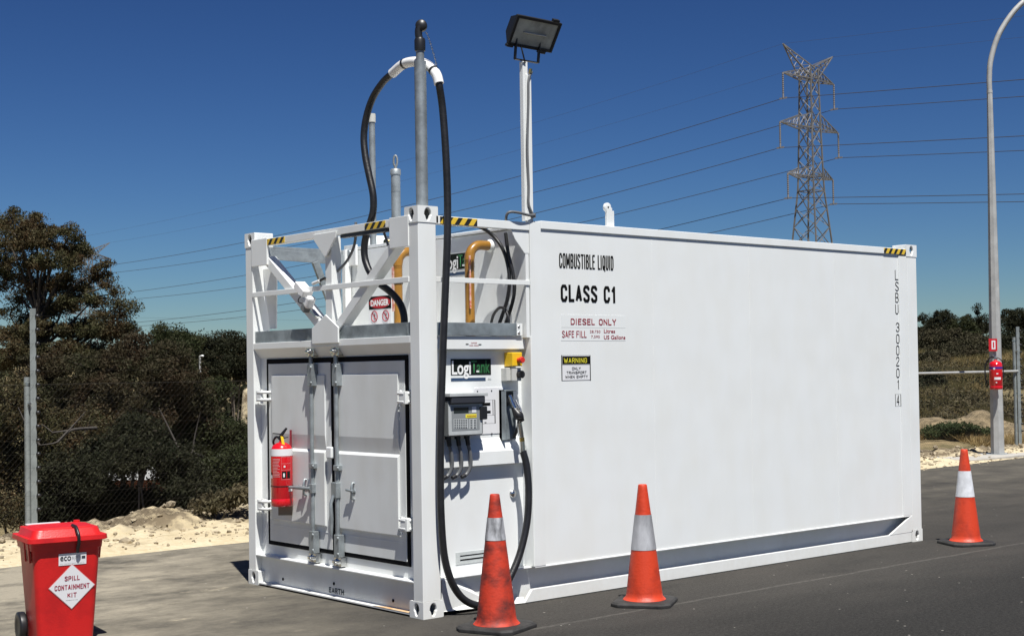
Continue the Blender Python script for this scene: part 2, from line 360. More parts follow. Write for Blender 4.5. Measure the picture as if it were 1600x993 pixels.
EARTH = m
# sand
m = bpy.data.materials.new('limestone_sand'); m.use_nodes = True; n = m.node_tree.nodes; l = m.node_tree.links; b = n['Principled BSDF']; b.inputs['Roughness'].default_value = 0.95
tc = n.new('ShaderNodeTexCoord'); P_ = tc.outputs['Object']
f1 = noise(n, l, P_, 1.1, 7, 0.65, lo=0.35, hi=0.65); f2 = noise(n, l, P_, 14, 8, 0.75, lo=0.4, hi=0.66); f3 = noise(n, l, P_, 2.2, 7, 0.7, (0.5, 1.3, 1), 0.56, 0.70)
ca = ramp_between(n, l, f2, (0.50, 0.405, 0.245), (0.66, 0.56, 0.37)); cb = ramp_between(n, l, f2, (0.58, 0.485, 0.31), (0.72, 0.63, 0.45))
cc = ramp_between(n, l, f1, ca, cb); sx = n.new('ShaderNodeSeparateXYZ'); l.new(P_, sx.inputs[0])
rub = mth(n, l, 'MULTIPLY', mrange(n, l, sx.outputs['Y'], 6.15, 6.75, 0.1, 1.0), noise(n, l, P_, 3.5, 6, 0.7, lo=0.36, hi=0.52))
l.new(ramp_between(n, l, rub, ramp_between(n, l, f3, cc, (0.25, 0.19, 0.11)), (0.15, 0.115, 0.07)), b.inputs['Base Color'])
bp = n.new('ShaderNodeBump'); bp.inputs['Strength'].default_value = 0.9; bp.inputs['Distance'].default_value = 0.035; l.new(noise(n, l, P_, 9, 9, 0.75), bp.inputs['Height']); l.new(bp.outputs[0], b.inputs['Normal'])
SAND = m
# asphalt with blown sand on it
m = bpy.data.materials.new('dusty_asphalt'); m.use_nodes = True; n = m.node_tree.nodes; l = m.node_tree.links; b = n['Principled BSDF']; b.inputs['Roughness'].default_value = 0.95; b.inputs['Specular IOR Level'].default_value = 0.15
tc = n.new('ShaderNodeTexCoord'); P_ = tc.outputs['Object']; sx = n.new('ShaderNodeSeparateXYZ'); l.new(P_, sx.inputs[0])
grain = noise(n, l, P_, 160, 3, 0.8, lo=0.3, hi=0.7); blot = noise(n, l, P_, 1.2, 7, 0.65, (0.35, 1, 1), 0.3, 0.7)
base = ramp_between(n, l, grain, (0.012, 0.0115, 0.0105), (0.036, 0.034, 0.031))
base = ramp_between(n, l, blot, base, ramp_between(n, l, grain, (0.028, 0.0255, 0.023), (0.058, 0.053, 0.047)))
base = ramp_between(n, l, mrange(n, l, mth(n, l, 'ADD', sx.outputs['Y'], mth(n, l, 'MULTIPLY', blot, 0.5)), -2.1, -0.5, 0.9, 0.0), base, ramp_between(n, l, grain, (0.004, 0.004, 0.004), (0.013, 0.0127, 0.0127)))
# amount of dust: more towards the verge and on the left, streaked along the traffic direction
yy = mrange(n, l, sx.outputs['Y'], -0.6, 4.6, 0.0, 1.0); xx = mrange(n, l, sx.outputs['X'], 6.0, -1.5, 0.25, 1.0)
ux = mrange(n, l, sx.outputs['X'], 0.3, -1.6, 0.0, 0.45)
am = mth(n, l, 'ADD', mth(n, l, 'MULTIPLY', yy, xx), ux)
st = noise(n, l, P_, 1.7, 9, 0.72, (0.75, 1.1, 1), 0.28, 0.72)
d1 = mth(n, l, 'MULTIPLY', am, st); d1 = mth(n, l, 'MINIMUM', mth(n, l, 'MULTIPLY', d1, 1.25), 0.92)
dust = ramp_between(n, l, noise(n, l, P_, 30, 5, 0.7), (0.24, 0.215, 0.165), (0.40, 0.355, 0.27))
base = ramp_between(n, l, d1, base, dust)
st2 = noise(n, l, P_, 2.2, 9, 0.75, (0.6, 1.3, 1), 0.60, 0.66)
d2 = mth(n, l, 'MULTIPLY', mth(n, l, 'MULTIPLY', am, st2), 0.9)
base = ramp_between(n, l, d2, base, (0.44, 0.38, 0.27))
# paver seam: a thin pale joint parallel to the container
sy = mth(n, l, 'ADD', sx.outputs['Y'], mth(n, l, 'MULTIPLY', noise(n, l, P_, 3, 4, 0.6), 0.06))
seam = mth(n, l, 'SUBTRACT', 1.0, mrange(n, l, mth(n, l, 'ABSOLUTE', mth(n, l, 'ADD', sy, 0.78), 0), 0.006, 0.03))
seam = mth(n, l, 'MULTIPLY', mth(n, l, 'MULTIPLY', seam, 0.30), noise(n, l, P_, 25, 4, 0.7, lo=0.3, hi=0.6))
base = ramp_between(n, l, seam, base, (0.20, 0.19, 0.17))
oil = noise(n, l, P_, 0.9, 5, 0.6, (0.8, 1, 1), 0.62, 0.72); base = ramp_between(n, l, mth(n, l, 'MULTIPLY', oil, 0.5), base, (0.012, 0.012, 0.012))
stone = n.new('ShaderNodeTexVoronoi'); stone.inputs['Scale'].default_value = 75; l.new(P_, stone.inputs['Vector'])
agg = noise(n, l, P_, 38, 7, 0.85, lo=0.40, hi=0.62); base = ramp_between(n, l, mth(n, l, 'MULTIPLY', agg, 0.22), base, (0.13, 0.125, 0.115)); base = ramp_between(n, l, mrange(n, l, stone.outputs['Distance'], 0.0, 0.45, 0.22, 0.0), base, (0.15, 0.14, 0.13))
# scattered pale grit
vo = n.new('ShaderNodeTexVoronoi'); vo.inputs['Scale'].default_value = 5.5; l.new(P_, vo.inputs['Vector'])
vg = mth(n, l, 'LESS_THAN', vo.outputs['Distance'], 0.045); base = ramp_between(n, l, mth(n, l, 'MULTIPLY', vg, 0.7), base, (0.38, 0.36, 0.32))
l.new(base, b.inputs['Base Color'])
bp = n.new('ShaderNodeBump'); bp.inputs['Strength'].default_value = 0.6; bp.inputs['Distance'].default_value = 0.004; l.new(noise(n, l, P_, 130, 4, 0.8), bp.inputs['Height']); l.new(bp.outputs[0], b.inputs['Normal'])
ASPH = m
CONC = mat('pale_concrete', (0.40, 0.38, 0.34), 0.85, 0, 0.12, 5, 0.2, 60)

xs = np.unique(np.concatenate([np.linspace(-2500, -60, 24), np.arange(-60, 110, 1.2), np.linspace(110, 2500, 24)]))
ys = np.unique(np.concatenate([np.linspace(-600, -20, 12), np.arange(-20, 3.0, 2.0), np.arange(3.0, 14, 0.5), np.arange(14, 110, 1.5), np.linspace(110, 3200, 24)]))
tag(sheet('ground', xs, ys, height, EARTH), kind='structure')

def verge_h(x, y):
    e = 4.75+0.035*np.clip(x, 0, 20)+0.10*fbm(x, y, 0.9, 11, 4)
    up_ = smooth(-0.35, 0.5, y-e)*0.085-0.05
    c = crest(x)
    b = np.exp(-((y-c)/0.55)**2)
    pile = 0.08*b*(0.55+0.5*fbm(x, y, 0.9, 21, 3))
    mound = 0.15*np.exp(-((x-1.35)/0.55)**2-((y-c-0.2)/0.45)**2)+0.13*np.exp(-((x-3.3)/0.9)**2-((y-c-0.2)/0.5)**2)
    rough = (0.018*fbm(x, y, 5.5, 31, 5)+0.012*fbm(x*1.3, y, 14, 32, 3))*smooth(0.0, 0.8, y-e)
    rr = 1+2.2*smooth(6.0, 6.7, y)
    h = up_+np.clip(pile, -0.02, 1)+mound+rough*rr
    t = smooth(c+0.5, c+2.3, y)
    return h*(1-t)+(height(x, y)-0.10)*t
tag(sheet('sand_verge', np.arange(-9, 26, 0.075), np.arange(4.1, 9.2, 0.075), verge_h, SAND), kind='structure')
# asphalt yard
mb = MB(); xs_ = np.linspace(-60, 90, 240)
ed = 4.98+0.035*np.clip(xs_, 0, 20)
v_ = [(x, -70, 0) for x in xs_]+[(x, e, 0) for x, e in zip(xs_, ed)]
k = len(xs_); mb.add(v_, [(i, i+1, k+i+1, k+i) for i in range(k-1)])
tag(mb.build('asphalt_yard', ASPH), kind='structure')
# concrete strip by the street lamp
mb = MB(); mb.box((15.9, 5.62, -0.05), (34, 6.55, 0.05)); tag(mb.build('concrete_path', CONC, bevel=0.01), kind='structure')
mc = ground_at(1545, 31.5)
def mound_h(x, y):
    u1 = (x-mc.x)*r0.x+(y-mc.y)*r0.y; v1 = (x-mc.x)*fwh.x+(y-mc.y)*fwh.y
    return -0.25+0.80*np.exp(-(u1/1.25)**2-(v1/1.3)**2)+0.55*np.exp(-((u1+1.6)/0.9)**2-((v1-0.3)/1.0)**2)+0.11*fbm(x, y, 4.0, 61, 5)
tag(sheet('earth_mound', np.arange(mc.x-4, mc.x+4, 0.12), np.arange(mc.y-2.6, mc.y+4, 0.12), mound_h, mat('brown_rubble_earth', (0.085,0.065,0.035), 0.95, 0, 0, 6.5, 1.0, 14, c2=(0.25,0.19,0.11), detail=9)), kind='structure')
# pale earth bank behind the trees
a = ground_at(366, 29)
def bank_h(x, y):
    u1 = (x-a.x)*r0.x+(y-a.y)*r0.y; v1 = (x-a.x)*fwh.x+(y-a.y)*fwh.y
    return -4.0+(5.5+0.10*fbm(x, y, 2.2, 51, 4))*smooth(-0.35, 0.25, u1+0.12*fbm(x, y, 3, 52, 3))*(1-smooth(7, 10, u1))*smooth(-1.6, 0.0, v1)*(1-smooth(2, 5, v1))
bk = sheet('earth_bank', np.arange(a.x-3, a.x+13, 0.12), np.arange(a.y-9, a.y+6, 0.12), bank_h, SAND); tag(bk, kind='structure')

# ============================================================ THE TANK CONTAINER
H = 2.896; LX = 6.058; WY = 2.438
T = thing('fuel_tank_container', 'white diesel tank built as shipping container with open front bay, reading CLASS C1', 'fuel tank')
def casting(x0, y0, z0, sx_, sy_, top):
    """corner casting box with oval holes on its two outer faces; sx_/sy_ = +1 if the outer faces are at the low end"""
    a_, b_, c_ = 0.178, 0.162, 0.118
    mb = MB()
    def holed(o, u, v, wu, wv, nin):
        o, u, v, nin = map(Vector, (o, u, v, nin)); N = 32; cu_, cv_ = wu/2, wv/2; ov = []; rc = []
        for k in range(N):
            th = 2*PI*(k+0.5)/N; cx_, sy2 = math.cos(th), math.sin(th)
            pinch = 0.75 if (sy2 < 0) else 1.0
            ov.append(o+u*(cu_+0.029*cx_*(1 if sy2 > -0.2 else 0.72))+v*(cv_+0.043*sy2))
            tt = min(cu_/max(abs(cx_), 1e-6), cv_/max(abs(sy2), 1e-6)); rc.append(o+u*(cu_+cx_*tt)+v*(cv_+sy2*tt))
        fs = [(k, (k+1) % N, N+(k+1) % N, N+k) for k in range(N)]
        mb.add(rc+ov, fs)
        # corners of the rectangle
        for (p, q) in ((0,0),(1,0),(0,1),(1,1)):
            cn = o+u*(wu*p)+v*(wv*q); near = sorted(range(N), key=lambda k: (rc[k]-cn).length)[:2]
            mb.add([cn, rc[near[0]], rc[near[1]]], [(0,1,2)])
        inn = [p+nin*0.022 for p in ov]; mb.add(ov+inn, [(k, (k+1) % N, N+(k+1) % N, N+k) for k in range(N)])
    X0, X1, Y0, Y1, Z0, Z1 = x0, x0+a_, y0, y0+b_, z0, z0+c_
    # plain faces
    mb.add([(X0,Y0,Z0),(X1,Y0,Z0),(X1,Y1,Z0),(X0,Y1,Z0)], [(0,1,2,3)]); mb.add([(X0,Y0,Z1),(X1,Y0,Z1),(X1,Y1,Z1),(X0,Y1,Z1)], [(0,1,2,3)])
    xo, xi = (X0, X1) if sx_ > 0 else (X1, X0); yo, yi = (Y0, Y1) if sy_ > 0 else (Y1, Y0)
    mb.add([(xi,Y0,Z0),(xi,Y1,Z0),(xi,Y1,Z1),(xi,Y0,Z1)], [(0,1,2,3)]); mb.add([(X0,yi,Z0),(X1,yi,Z0),(X1,yi,Z1),(X0,yi,Z1)], [(0,1,2,3)])
    holed((xo, Y0, Z0), (0,1,0), (0,0,1), b_, c_, (sx_,0,0)); holed((X0, yo, Z0), (1,0,0), (0,0,1), a_, c_, (0,sy_,0))
    return mb.build('corner_casting', WHITE, T, bevel=0.007, weld=True)
for (x0, sx_) in ((0, 1), (LX-0.178, -1)):
    for (y0, sy_) in ((0, 1), (WY-0.162, -1)):
        for z0 in (0, H-0.118): casting(x0, y0, z0, sx_, sy_, z0 > 1)
e3 = 0.004
PW, PDp = 0.118, 0.160
for (x0, x1) in ((e3, PDp), (LX-PDp, LX-e3)):
    for (y0, y1) in ((e3, PW), (WY-PW, WY-e3)):
        MB().box((x0, y0, 0.118), (x1, y1, H-0.118)).build('corner_post', WHITE, T, bevel=0.005)
# --- front end frame (x = 0)
def B(name, a, b, m=WHITE, bev=0.003, par=T): return MB().box(a, b).build(name, m, par, bevel=bev)
top_plate = lambda y0, y1: MB().box((-0.0035, y0, 2.615), (0.02, y1, 2.835))
top_plate(PW-0.005, 0.345).build('top_gusset', WHITE, T, bevel=0.003); top_plate(2.075, WY-PW+0.005).build('top_gusset', WHITE, T, bevel=0.003)
fb = B('front_top_rail', (0.003, 0.345, 2.772), (0.062, 2.075, 2.828))
MB().box((-0.001, 0.40, 2.776), (0.0025, 0.66, 2.824)).build('hazard_tape', HAZY, T)
MB().box((-0.001, 1.80, 2.776), (0.0025, 2.073, 2.824)).build('hazard_tape', HAZY, T)
MB().box((0.006, 0.4, 2.745), (0.05, 1.0, 2.769)).build('cable_duct', BLKP, T)
# diagonal braces, centre stile and gussets
def brace(p, q): 
    MB().bar(p, q, 0.085, 0.075, side=(1,0,0)).build('diagonal_brace', WHITE, T, bevel=0.004)
brace((0.055, 2.12, 2.66), (0.055, 1.33, 2.10)); brace((0.055, 0.30, 2.66), (0.055, 1.07, 2.08))
MB().box((0.012, 1.135, 2.0), (0.10, 1.225, 2.772)).build('centre_stile', WHITE, T, bevel=0.004)
MB().prism([(0,1.355,2.80),(0,1.03,2.80),(0,1.04,2.755),(0,1.175,2.62),(0,1.20,2.62),(0,1.345,2.755)], (-0.012,0,0)).build('top_centre_gusset', WHITE, T, bevel=0.003)
MB().prism([(-0.002,1.385,1.955),(-0.002,1.015,1.955),(-0.002,1.015,2.075),(-0.002,1.19,2.175),(-0.002,1.385,2.075)], (-0.014,0,0)).build('bottom_centre_gusset', WHITE, T, bevel=0.004)
B('front_mid_rail', (-0.002, PW, 2.362), (0.012, WY-PW, 2.402))
# tapered stiffener inside the far post
MB().prism([(0.10,2.318,2.60),(0.10,2.10,2.60),(0.10,2.12,2.10),(0.10,2.22,2.10)], (0.012,0,0)).build('post_stiffener', WHITE, T, bevel=0.002)
# galvanised tray round the deck, header and deck
MB().box((0.020, PW+0.003, 1.982), (0.034, WY-PW-0.003, 2.080)).box((0.016, 0.16, 2.0), (0.02, 0.18, 2.06)).build('drip_tray_front', GALVD, T, bevel=0.002)
MB().box((PDp+0.02, 0.052, 1.984), (0.985, 0.060, 2.078)).box((PDp+0.02, 0.060, 1.984), (0.985, 0.10, 1.990)).build('drip_tray_side', GALVD, T, bevel=0.002)
for z in (2.005, 2.052): MB().lathe([(0.0,0.006),(0.011,0.006),(0.012,0)], (0.955, 0.052, z), (0,-1,0), 8).build('tray_bolt', STEEL, T)
B('tray_end_angle', (0.935, 0.049, 1.986), (0.99, 0.0515, 2.076), WHITE, 0.001)
MB().prism([(0.004,PW,1.983),(0.004,PW,1.935),(0.066,PW,1.860),(0.12,PW,1.860),(0.12,PW,1.983)], (0,WY-2*PW,0)).build('door_header', WHITE, T, bevel=0.003)
B('bay_deck', (0.036, 0.13, 1.955), (1.02, WY-0.1, 1.972))
# side header over the dispensing recess
B('side_header', (PDp-0.002, 0.066, 1.884), (1.035, 0.11, 1.982), WHITE, 0.004)
text('small_red_caption', 'DANGER', PY(736, 536.5, 0.066), SU, SV, 0.055, 0.010, REDINK, T, 0.01)
text('small_red_caption', 'RISK AREA', PY(733.5, 540.5, 0.066), SU, SV, 0.085, 0.010, REDINK, T, 0.01)
MB().box(PY(728, 538, 0.064), PY(732, 536.6, 0.0655)).build('caption_dash', INK, T); MB().box(PY(748, 538.6, 0.064), PY(752, 537.2, 0.0655)).build('caption_dash', INK, T)
# --- recessed dispensing panel on the near side
mb = MB(); yb = 0.12
mb.box((PDp-0.002, yb, 0.262), (1.04, yb+0.01, 1.884))
mb.build('recess_panel', WHITE, T)
MB().prism([(PDp,yb-0.002,1.235),(PDp,yb-0.016,1.21),(PDp,yb-0.052,1.135),(PDp,yb-0.052,1.035),(PDp,yb-0.002,1.035)], (0.862-0.0,0,0)).build('recess_ledge', WHITE, T, bevel=0.004)
B('recess_jamb', (1.03, 0.003, 0.262), (1.045, 0.135, 1.98))
B('recess_sill', (PDp, 0.03, 0.250), (1.03, yb+0.01, 0.262))
# --- side wall (near), frame strip, top rail
B('side_frame_stile', (1.035, 0.0, 0.262), (1.145, 0.05, 2.845), WHITE, 0.002)
MB().box((1.145, 0.012, 0.262), (LX-0.30, 0.03, 2.80)).build('side_wall', WHITE2, T)
B('side_end_stile', (LX-0.30, 0.003, 0.262), (LX-PDp-0.002, 0.03, 2.78), WHITE, 0.004)
mb = MB()
for x in (2.35, 3.55, 4.75): mb.box((x, 0.0105, 0.264), (x+0.004, 0.0125, 2.78))
mb.build('weld_seam', WHITE2, T)
B('side_top_rail', (1.147, 0.0, 2.790), (LX-0.18, 0.06, 2.852), WHITE, 0.004)
B('bay_side_top_rail', (PDp, 0.0, 2.772), (1.033, 0.055, 2.832), WHITE, 0.003)
B('bay_side_mid_rail', (PDp, 0.004, 2.362), (1.033, 0.016, 2.398), WHITE, 0.002)
MB().box((0.195, -0.0045, 2.777), (0.530, -0.0008, 2.827)).build('hazard_tape', HAZX, T)
MB().box((5.515, -0.0045, 2.796), (5.872, -0.0008, 2.846)).build('hazard_tape', HAZX, T)
B('bay_side_top_rail', (PDp, WY-0.06, 2.74), (1.033, WY-0.003, 2.80), GALV, 0.003)
# knee gusset under the rail at the tank end
MB().prism([(1.033,0.01,2.771),(0.86,0.01,2.771),(0.90,0.01,2.70),(0.99,0.01,2.60),(1.033,0.01,2.60)], (0,0.008,0)).build('knee_gusset', WHITE, T, bevel=0.002)
# --- bottom side rail : top lip, web set back, bottom flange
def side_bottom(y0, s):
    MB().box((PDp+0.018, y0+s*0.088, 0.02), (LX-0.16, y0+s*0.1, 0.262)).box((1.04, y0, 0.250), (LX-0.165, y0+s*0.088, 0.2615)) \
        .prism([(0.93,y0+s*0.0,0.004),(LX-0.18,y0,0.004),(LX-0.18,y0,0.098),(1.01,y0,0.098)], (0,s*0.03,0)).build('bottom_side_rail', WHITE, T, bevel=0.003)
side_bottom(0.002, 1); side_bottom(WY-0.002, -1)
MB().prism([(5.512,0.0,0.0985),(LX-0.165,0.0,0.0985),(LX-0.165,0.0,0.262),(5.865,0.0,0.25)], (0,0.02,0)).build('rail_end_gusset', WHITE, T, bevel=0.002)
MB().prism([(PDp+0.02,0.02,0.262),(PDp+0.02,0.02,0.03),(0.93,0.004,0.006),(0.95,0.03,0.045),(0.60,0.07,0.07),(0.42,0.09,0.20),(0.30,0.09,0.262)], (0,0.012,0)).build('forklift_pocket_plate', WHITE, T)
# --- tank end wall, roof, far and rear walls
B('tank_end_wall', (1.0, 0.012, 1.97), (1.03, WY-0.05, 2.79), WHITE, 0.002)
B('tank_end_capping', (0.975, 0.06, 2.795), (1.02, 0.9, 2.815), WHITE, 0.003)
B('roof', (1.014, 0.061, 2.80), (LX-0.02, WY-0.05, 2.825), WHITE2, 0.003)
B('side_wall', (0.17, WY-0.03, 0.262), (LX-0.17, WY-0.012, 1.97), WHITE2, 0)
B('side_wall', (1.013, WY-0.03, 1.97), (LX-0.17, WY-0.012, 2.80), WHITE2, 0)
B('rear_wall', (LX-0.05, 0.12, 0.05), (LX-0.03, WY-0.12, 2.80), WHITE2, 0)
B('far_stile', (0.93, WY-0.09, 1.98), (0.99, WY-0.035, 2.80), WHITE, 0.004)
MB().box((0.965, WY-0.20, 2.66), (0.99, WY-0.02, 2.84)).lathe([(0,0.012),(0.03,0.012),(0.032,0)], (0.965, WY-0.1, 2.77), (-1,0,0), 16, 1).build('lifting_lug', [WHITE, GALV], T, bevel=0.003)
MB().bar((0.12, WY-0.05, 2.735), (0.98, WY-0.06, 2.71), 0.02, 0.085, side=(0,1,0)).build('walkway_angle', GALV, T, bevel=0.002)
MB().box((0.155, WY-0.11, 2.60), (0.24, WY-0.03, 2.655)).build('rail_bracket', WHITE, T, bevel=0.006)
MB().bar((0.62, WY-0.1, 2.68), (0.9, WY-0.1, 2.02), 0.03, 0.06, side=(0,1,0)).build('far_strut', GALVD, T)
# far side mid fittings
# --- doors
xd = 0.068
dz0, dz1 = 0.338, 1.845; dy0, dyc, dy1 = 0.232, 1.219, 2.212
B('door_frame', (xd+0.004, PW-0.002, 0.25), (xd+0.03, WY-PW+0.002, 1.862), WHITE, 0)
mb = MB(); g = 0.038
mb.box((xd-0.006, dy0, dz1-g), (xd+0.004, dy1, dz1+0.006)).box((xd-0.006, dy0, dz0), (xd+0.004, dy1, dz0+g))
mb.box((xd-0.006, dy0, dz0+g), (xd+0.004, dy0+g, dz1-g)).box((xd-0.006, dy1-g, dz0+g), (xd+0.004, dy1, dz1-g)).box((xd-0.008, dyc-0.02, dz0+g), (xd+0.004, dyc+0.024, dz1-g))
mb.build('door_gasket', GASKET, T, bevel=0.003)
def door(y0, y1, nm='door'):
    """pressed steel leaf: profile drawn in z, with one horizontal swage"""
    D_ = MB(); xf = xd-0.010; z0, z1 = dz0+g-0.004, dz1-g+0.004
    D_.box((xf, y0, z0), (xd+0.003, y1, z1)).build
    d = D_.build(nm, DOORW, T, bevel=0.003)
    # swage: sloping lower face set back and a bright ledge, made as a raised lower and upper field
    i0, i1 = y0+0.07, y1-0.07; xr = xf-0.013
    up_ = MB().prism([(xf-0.0005,i0,1.72),(xr,i0,1.712),(xr,i0,1.248),(xf-0.0005,i0,1.142)], (0,i1-i0,0)).build('raised_panel', DOORW, d, bevel=0.002)
    lo_ = MB().prism([(xf-0.0005,i0,1.135),(xr-0.009,i0,1.115),(xr-0.009,i0,0.555),(xf-0.0005,i0,0.545)], (0,i1-i0,0)).build('raised_panel', DOORW, d, bevel=0.002)
    return d
dl = door(dyc+0.022, dy1-g+0.004); dr = door(dy0+g-0.004, dyc-0.018)
def weldline(d, y0, y1, z): MB().box((xd-0.0125, y0, z), (xd-0.0095, y1, z+0.004)).build('weld_line', WHITE, d)
weldline(dl, 1.3, 2.12, 0.50); weldline(dr, 0.30, 1.1, 0.50)
# hinges: U shaped straps
def hinge(y, z, far, d):
    s = 1 if far else -1; mb = MB()
    p = [(xd-0.005, y-s*0.075, z+0.03), (0.02, y-s*0.078, z+0.03), (0.0, y-s*0.05, z+0.03), (0.0, y+s*0.02, z+0.03), (0.03, y+s*0.045, z+0.03)]
    for dz in (0.0, -0.06): mb.tube([(a_, b_, c_+dz) for a_, b_, c_ in p], 0.0125, 8)
    mb.box((-0.008, y-s*0.03, z-0.045), (0.05, y+s*0.045, z+0.045)).tube([(0.004, y-s*0.03, z-0.06), (0.004, y-s*0.03, z+0.055)], 0.012, 10)
    mb.build('hinge', WHITE, d, bevel=0.003)
for yv, zz in ((2.225, 1.55), (2.225, 0.66)): hinge(yv, zz, True, dl)
for yv, zz in ((0.215, 1.545), (0.215, 0.645)): hinge(yv, zz, False, dr)
# locking bars
def lockbar(y, d, hp):
    br = MB().tube([(0.022, y, 0.325), (0.022, y, 1.865)], 0.0165, 14).build('locking_bar', GALV, d)
    for z in (1.715, 1.01, 0.42):
        mb = MB()
        if z == 1.01: mb.box((-0.0, y-0.05, z-0.02), (0.05, y+0.022, z+0.02)).lathe([(0.0,0.009),(0.012,0.009),(0.013,0)], (0.0, y-0.045, z), (-1,0,0), 8)
        else: mb.box((-0.002, y-0.045, z-0.085), (0.052, y+0.024, z+0.085)).lathe([(0,0.008),(0.012,0.008),(0.013,0)], (-0.002, y-0.034, z+0.06), (-1,0,0), 8).lathe([(0,0.008),(0.012,0.008),(0.013,0)], (-0.002, y-0.034, z-0.06), (-1,0,0), 8)
        mb.build('bar_keeper', GALV, br, bevel=0.004)
    for z, s in ((1.895, 1), (0.300, -1)):
        MB().lathe([(0.0,-0.03),(0.018,-0.03),(0.024,-0.01),(0.024,0.012),(0.012,0.028),(0,0.028)], (0.018, y, z), (0,0,1), 12) \
            .box((-0.012, y-0.055, z-0.012), (0.012, y+0.035, z+0.012)).lathe([(0,0.03),(0.012,0.03),(0.014,0)], (-0.012, y-0.045, z), (-1,0,0), 8) \
            .box((0.012, y-0.05, z+s*0.0-0.035), (0.06, y+0.05, z+0.035)).build('locking_cam', STEEL, br, bevel=0.004)
    return br
b1 = lockbar(1.462, dl, 0); b2 = lockbar(1.108, dr, 0)
MB().box((0.0, 1.435, 0.80), (0.04, 1.49, 0.87)).tube([(0.0,1.46,0.835),(-0.02,1.52,0.836),(-0.03,1.60,0.838),(-0.03,1.80,0.832)], [0.013,0.013,0.015,0.008], 10).build('bar_handle', GALV, b1, bevel=0.003)
MB().box((-0.004, 1.085, 0.78), (0.04, 1.16, 0.90)).tube([(0.0,1.13,0.80),(-0.02,1.135,0.74),(-0.02,1.13,0.62),(-0.015,1.14,0.50)], [0.013,0.013,0.016,0.009], 10).build('bar_handle', GALV, b2, bevel=0.006)
def latch(y, z, d):
    MB().tube([(0.045,y,z+0.06),(0.02,y,z+0.065),(0.012,y,z+0.03),(0.012,y,z-0.05),(0.035,y,z-0.06)], 0.010, 8).tube([(0.01,y-0.02,z+0.005),(0.005,y+0.06,z+0.012)], 0.010, 8) \
        .lathe([(0,0.012),(0.02,0.012),(0.022,0)], (0.045,y,z), (-1,0,0), 12).build('handle_latch', GALV, d)
latch(1.575, 0.835, dl); latch(0.90, 0.84, dr)
MB().box((0.018, 1.185, 1.075), (0.05, 1.262, 1.165)).build('door_overlap_bracket', WHITE, dr, bevel=0.01)
# --- bottom sill : channel with web set back
B('sill_top_lip', (0.004, PW, 0.240), (xd+0.02, WY-PW, 0.252), WHITE, 0.003)
B('sill_web', (0.06, PW, 0.02), (0.072, WY-PW, 0.240), WHITE, 0)
B('sill_bottom_flange', (0.004, PW+0.045, 0.012), (0.062, WY-PW-0.045, 0.026), WHITE, 0.003)
for q in ((442.5, 904), (522, 911), (614.5, 937.5)): MB().lathe([(0,0.004),(0.012,0.004),(0.012,0)], PX(*q, 0.0598), (-1,0,0), 14).build('drain_hole', INK, T)
block('earth_lettering', 'EARTH', PX(514.5, 924.5, 0.06), EU, SV, 0.205, 0.042, 0.0085, mat('faded_ink', (0.03, 0.045, 0.05), 0.8), T, (-1,0,0))
MB().prism([(0.003,0.16,0.0262),(0.003,0.62,0.0262),(0.05,0.5,0.0262),(0.055,0.16,0.0262)], (0,0,0.0012)).build('rust_stain', mat('rust_streaks', (0.62, 0.50, 0.34), 0.8, 0, 0, 12, c2=(0.45,0.24,0.08), stretch=(2,1,1)), T)

# --- dispensing equipment on the near side
def rectY(y, x0, y0, x1, y1): a_ = PY(x0, y1, y); b_ = PY(x1, y0, y); return a_, b_
def logo(o, u, v, nrm, w_, par):
    """black sign with white and green lettering and a blue strip"""
    u, v, nn = Vector(u), Vector(v), Vector(nrm); h_ = w_*0.315; k = w_/0.355
    c = Vector(o)+u*w_/2+v*h_/2
    sgn = MB().obox(c+nn*0.001, u*w_/2, v*h_/2, nn*0.0012).build('logo_plate', LOGOB, par)
    MB().obox(Vector(o)+u*w_*0.43-v*0.030*k+nn*0.001, u*w_*0.43, v*0.011*k, nn*0.0012).build('blue_strip', BLUEL, sgn)
    text('white_lettering', 'Logi', Vector(o)+u*w_*0.02-v*0.026*k, u, v, w_*0.47, h_*1.13, PVC, sgn, 0.022, nn, 0.0035)
    text('green_lettering', 'Tank', Vector(o)+u*w_*0.50+v*0.012*k, u, v, w_*0.47, h_*0.80, GREENL, sgn, 0.015, nn, 0.0035)
    MB().obox(Vector(o)+u*w_*0.66+v*h_*0.22+nn*0.004, u*0.012*k, v*0.006*k, nn*0.0006).build('white_drop', PVC, sgn)
    text('small_caption', '.com.au', Vector(o)+u*w_*0.91-v*0.036*k, u, v, w_*0.09, 0.014*k, STICKG, sgn, 0.01, nn, 0.003)
    return sgn
o_ = PY(704.5, 586, yb); logo(o_, SU, SV, (0,-1,0), (PY(767, 586, yb)-o_).x, T)
o_ = PX(693, 423, 1.0); logo(o_, EU, SV, (-1,0,0), 0.40, T)
MB().box(PX(699, 430, 0.998), PX(728, 424, 0.9995)).build('logo_caption_strip', STICK, T)
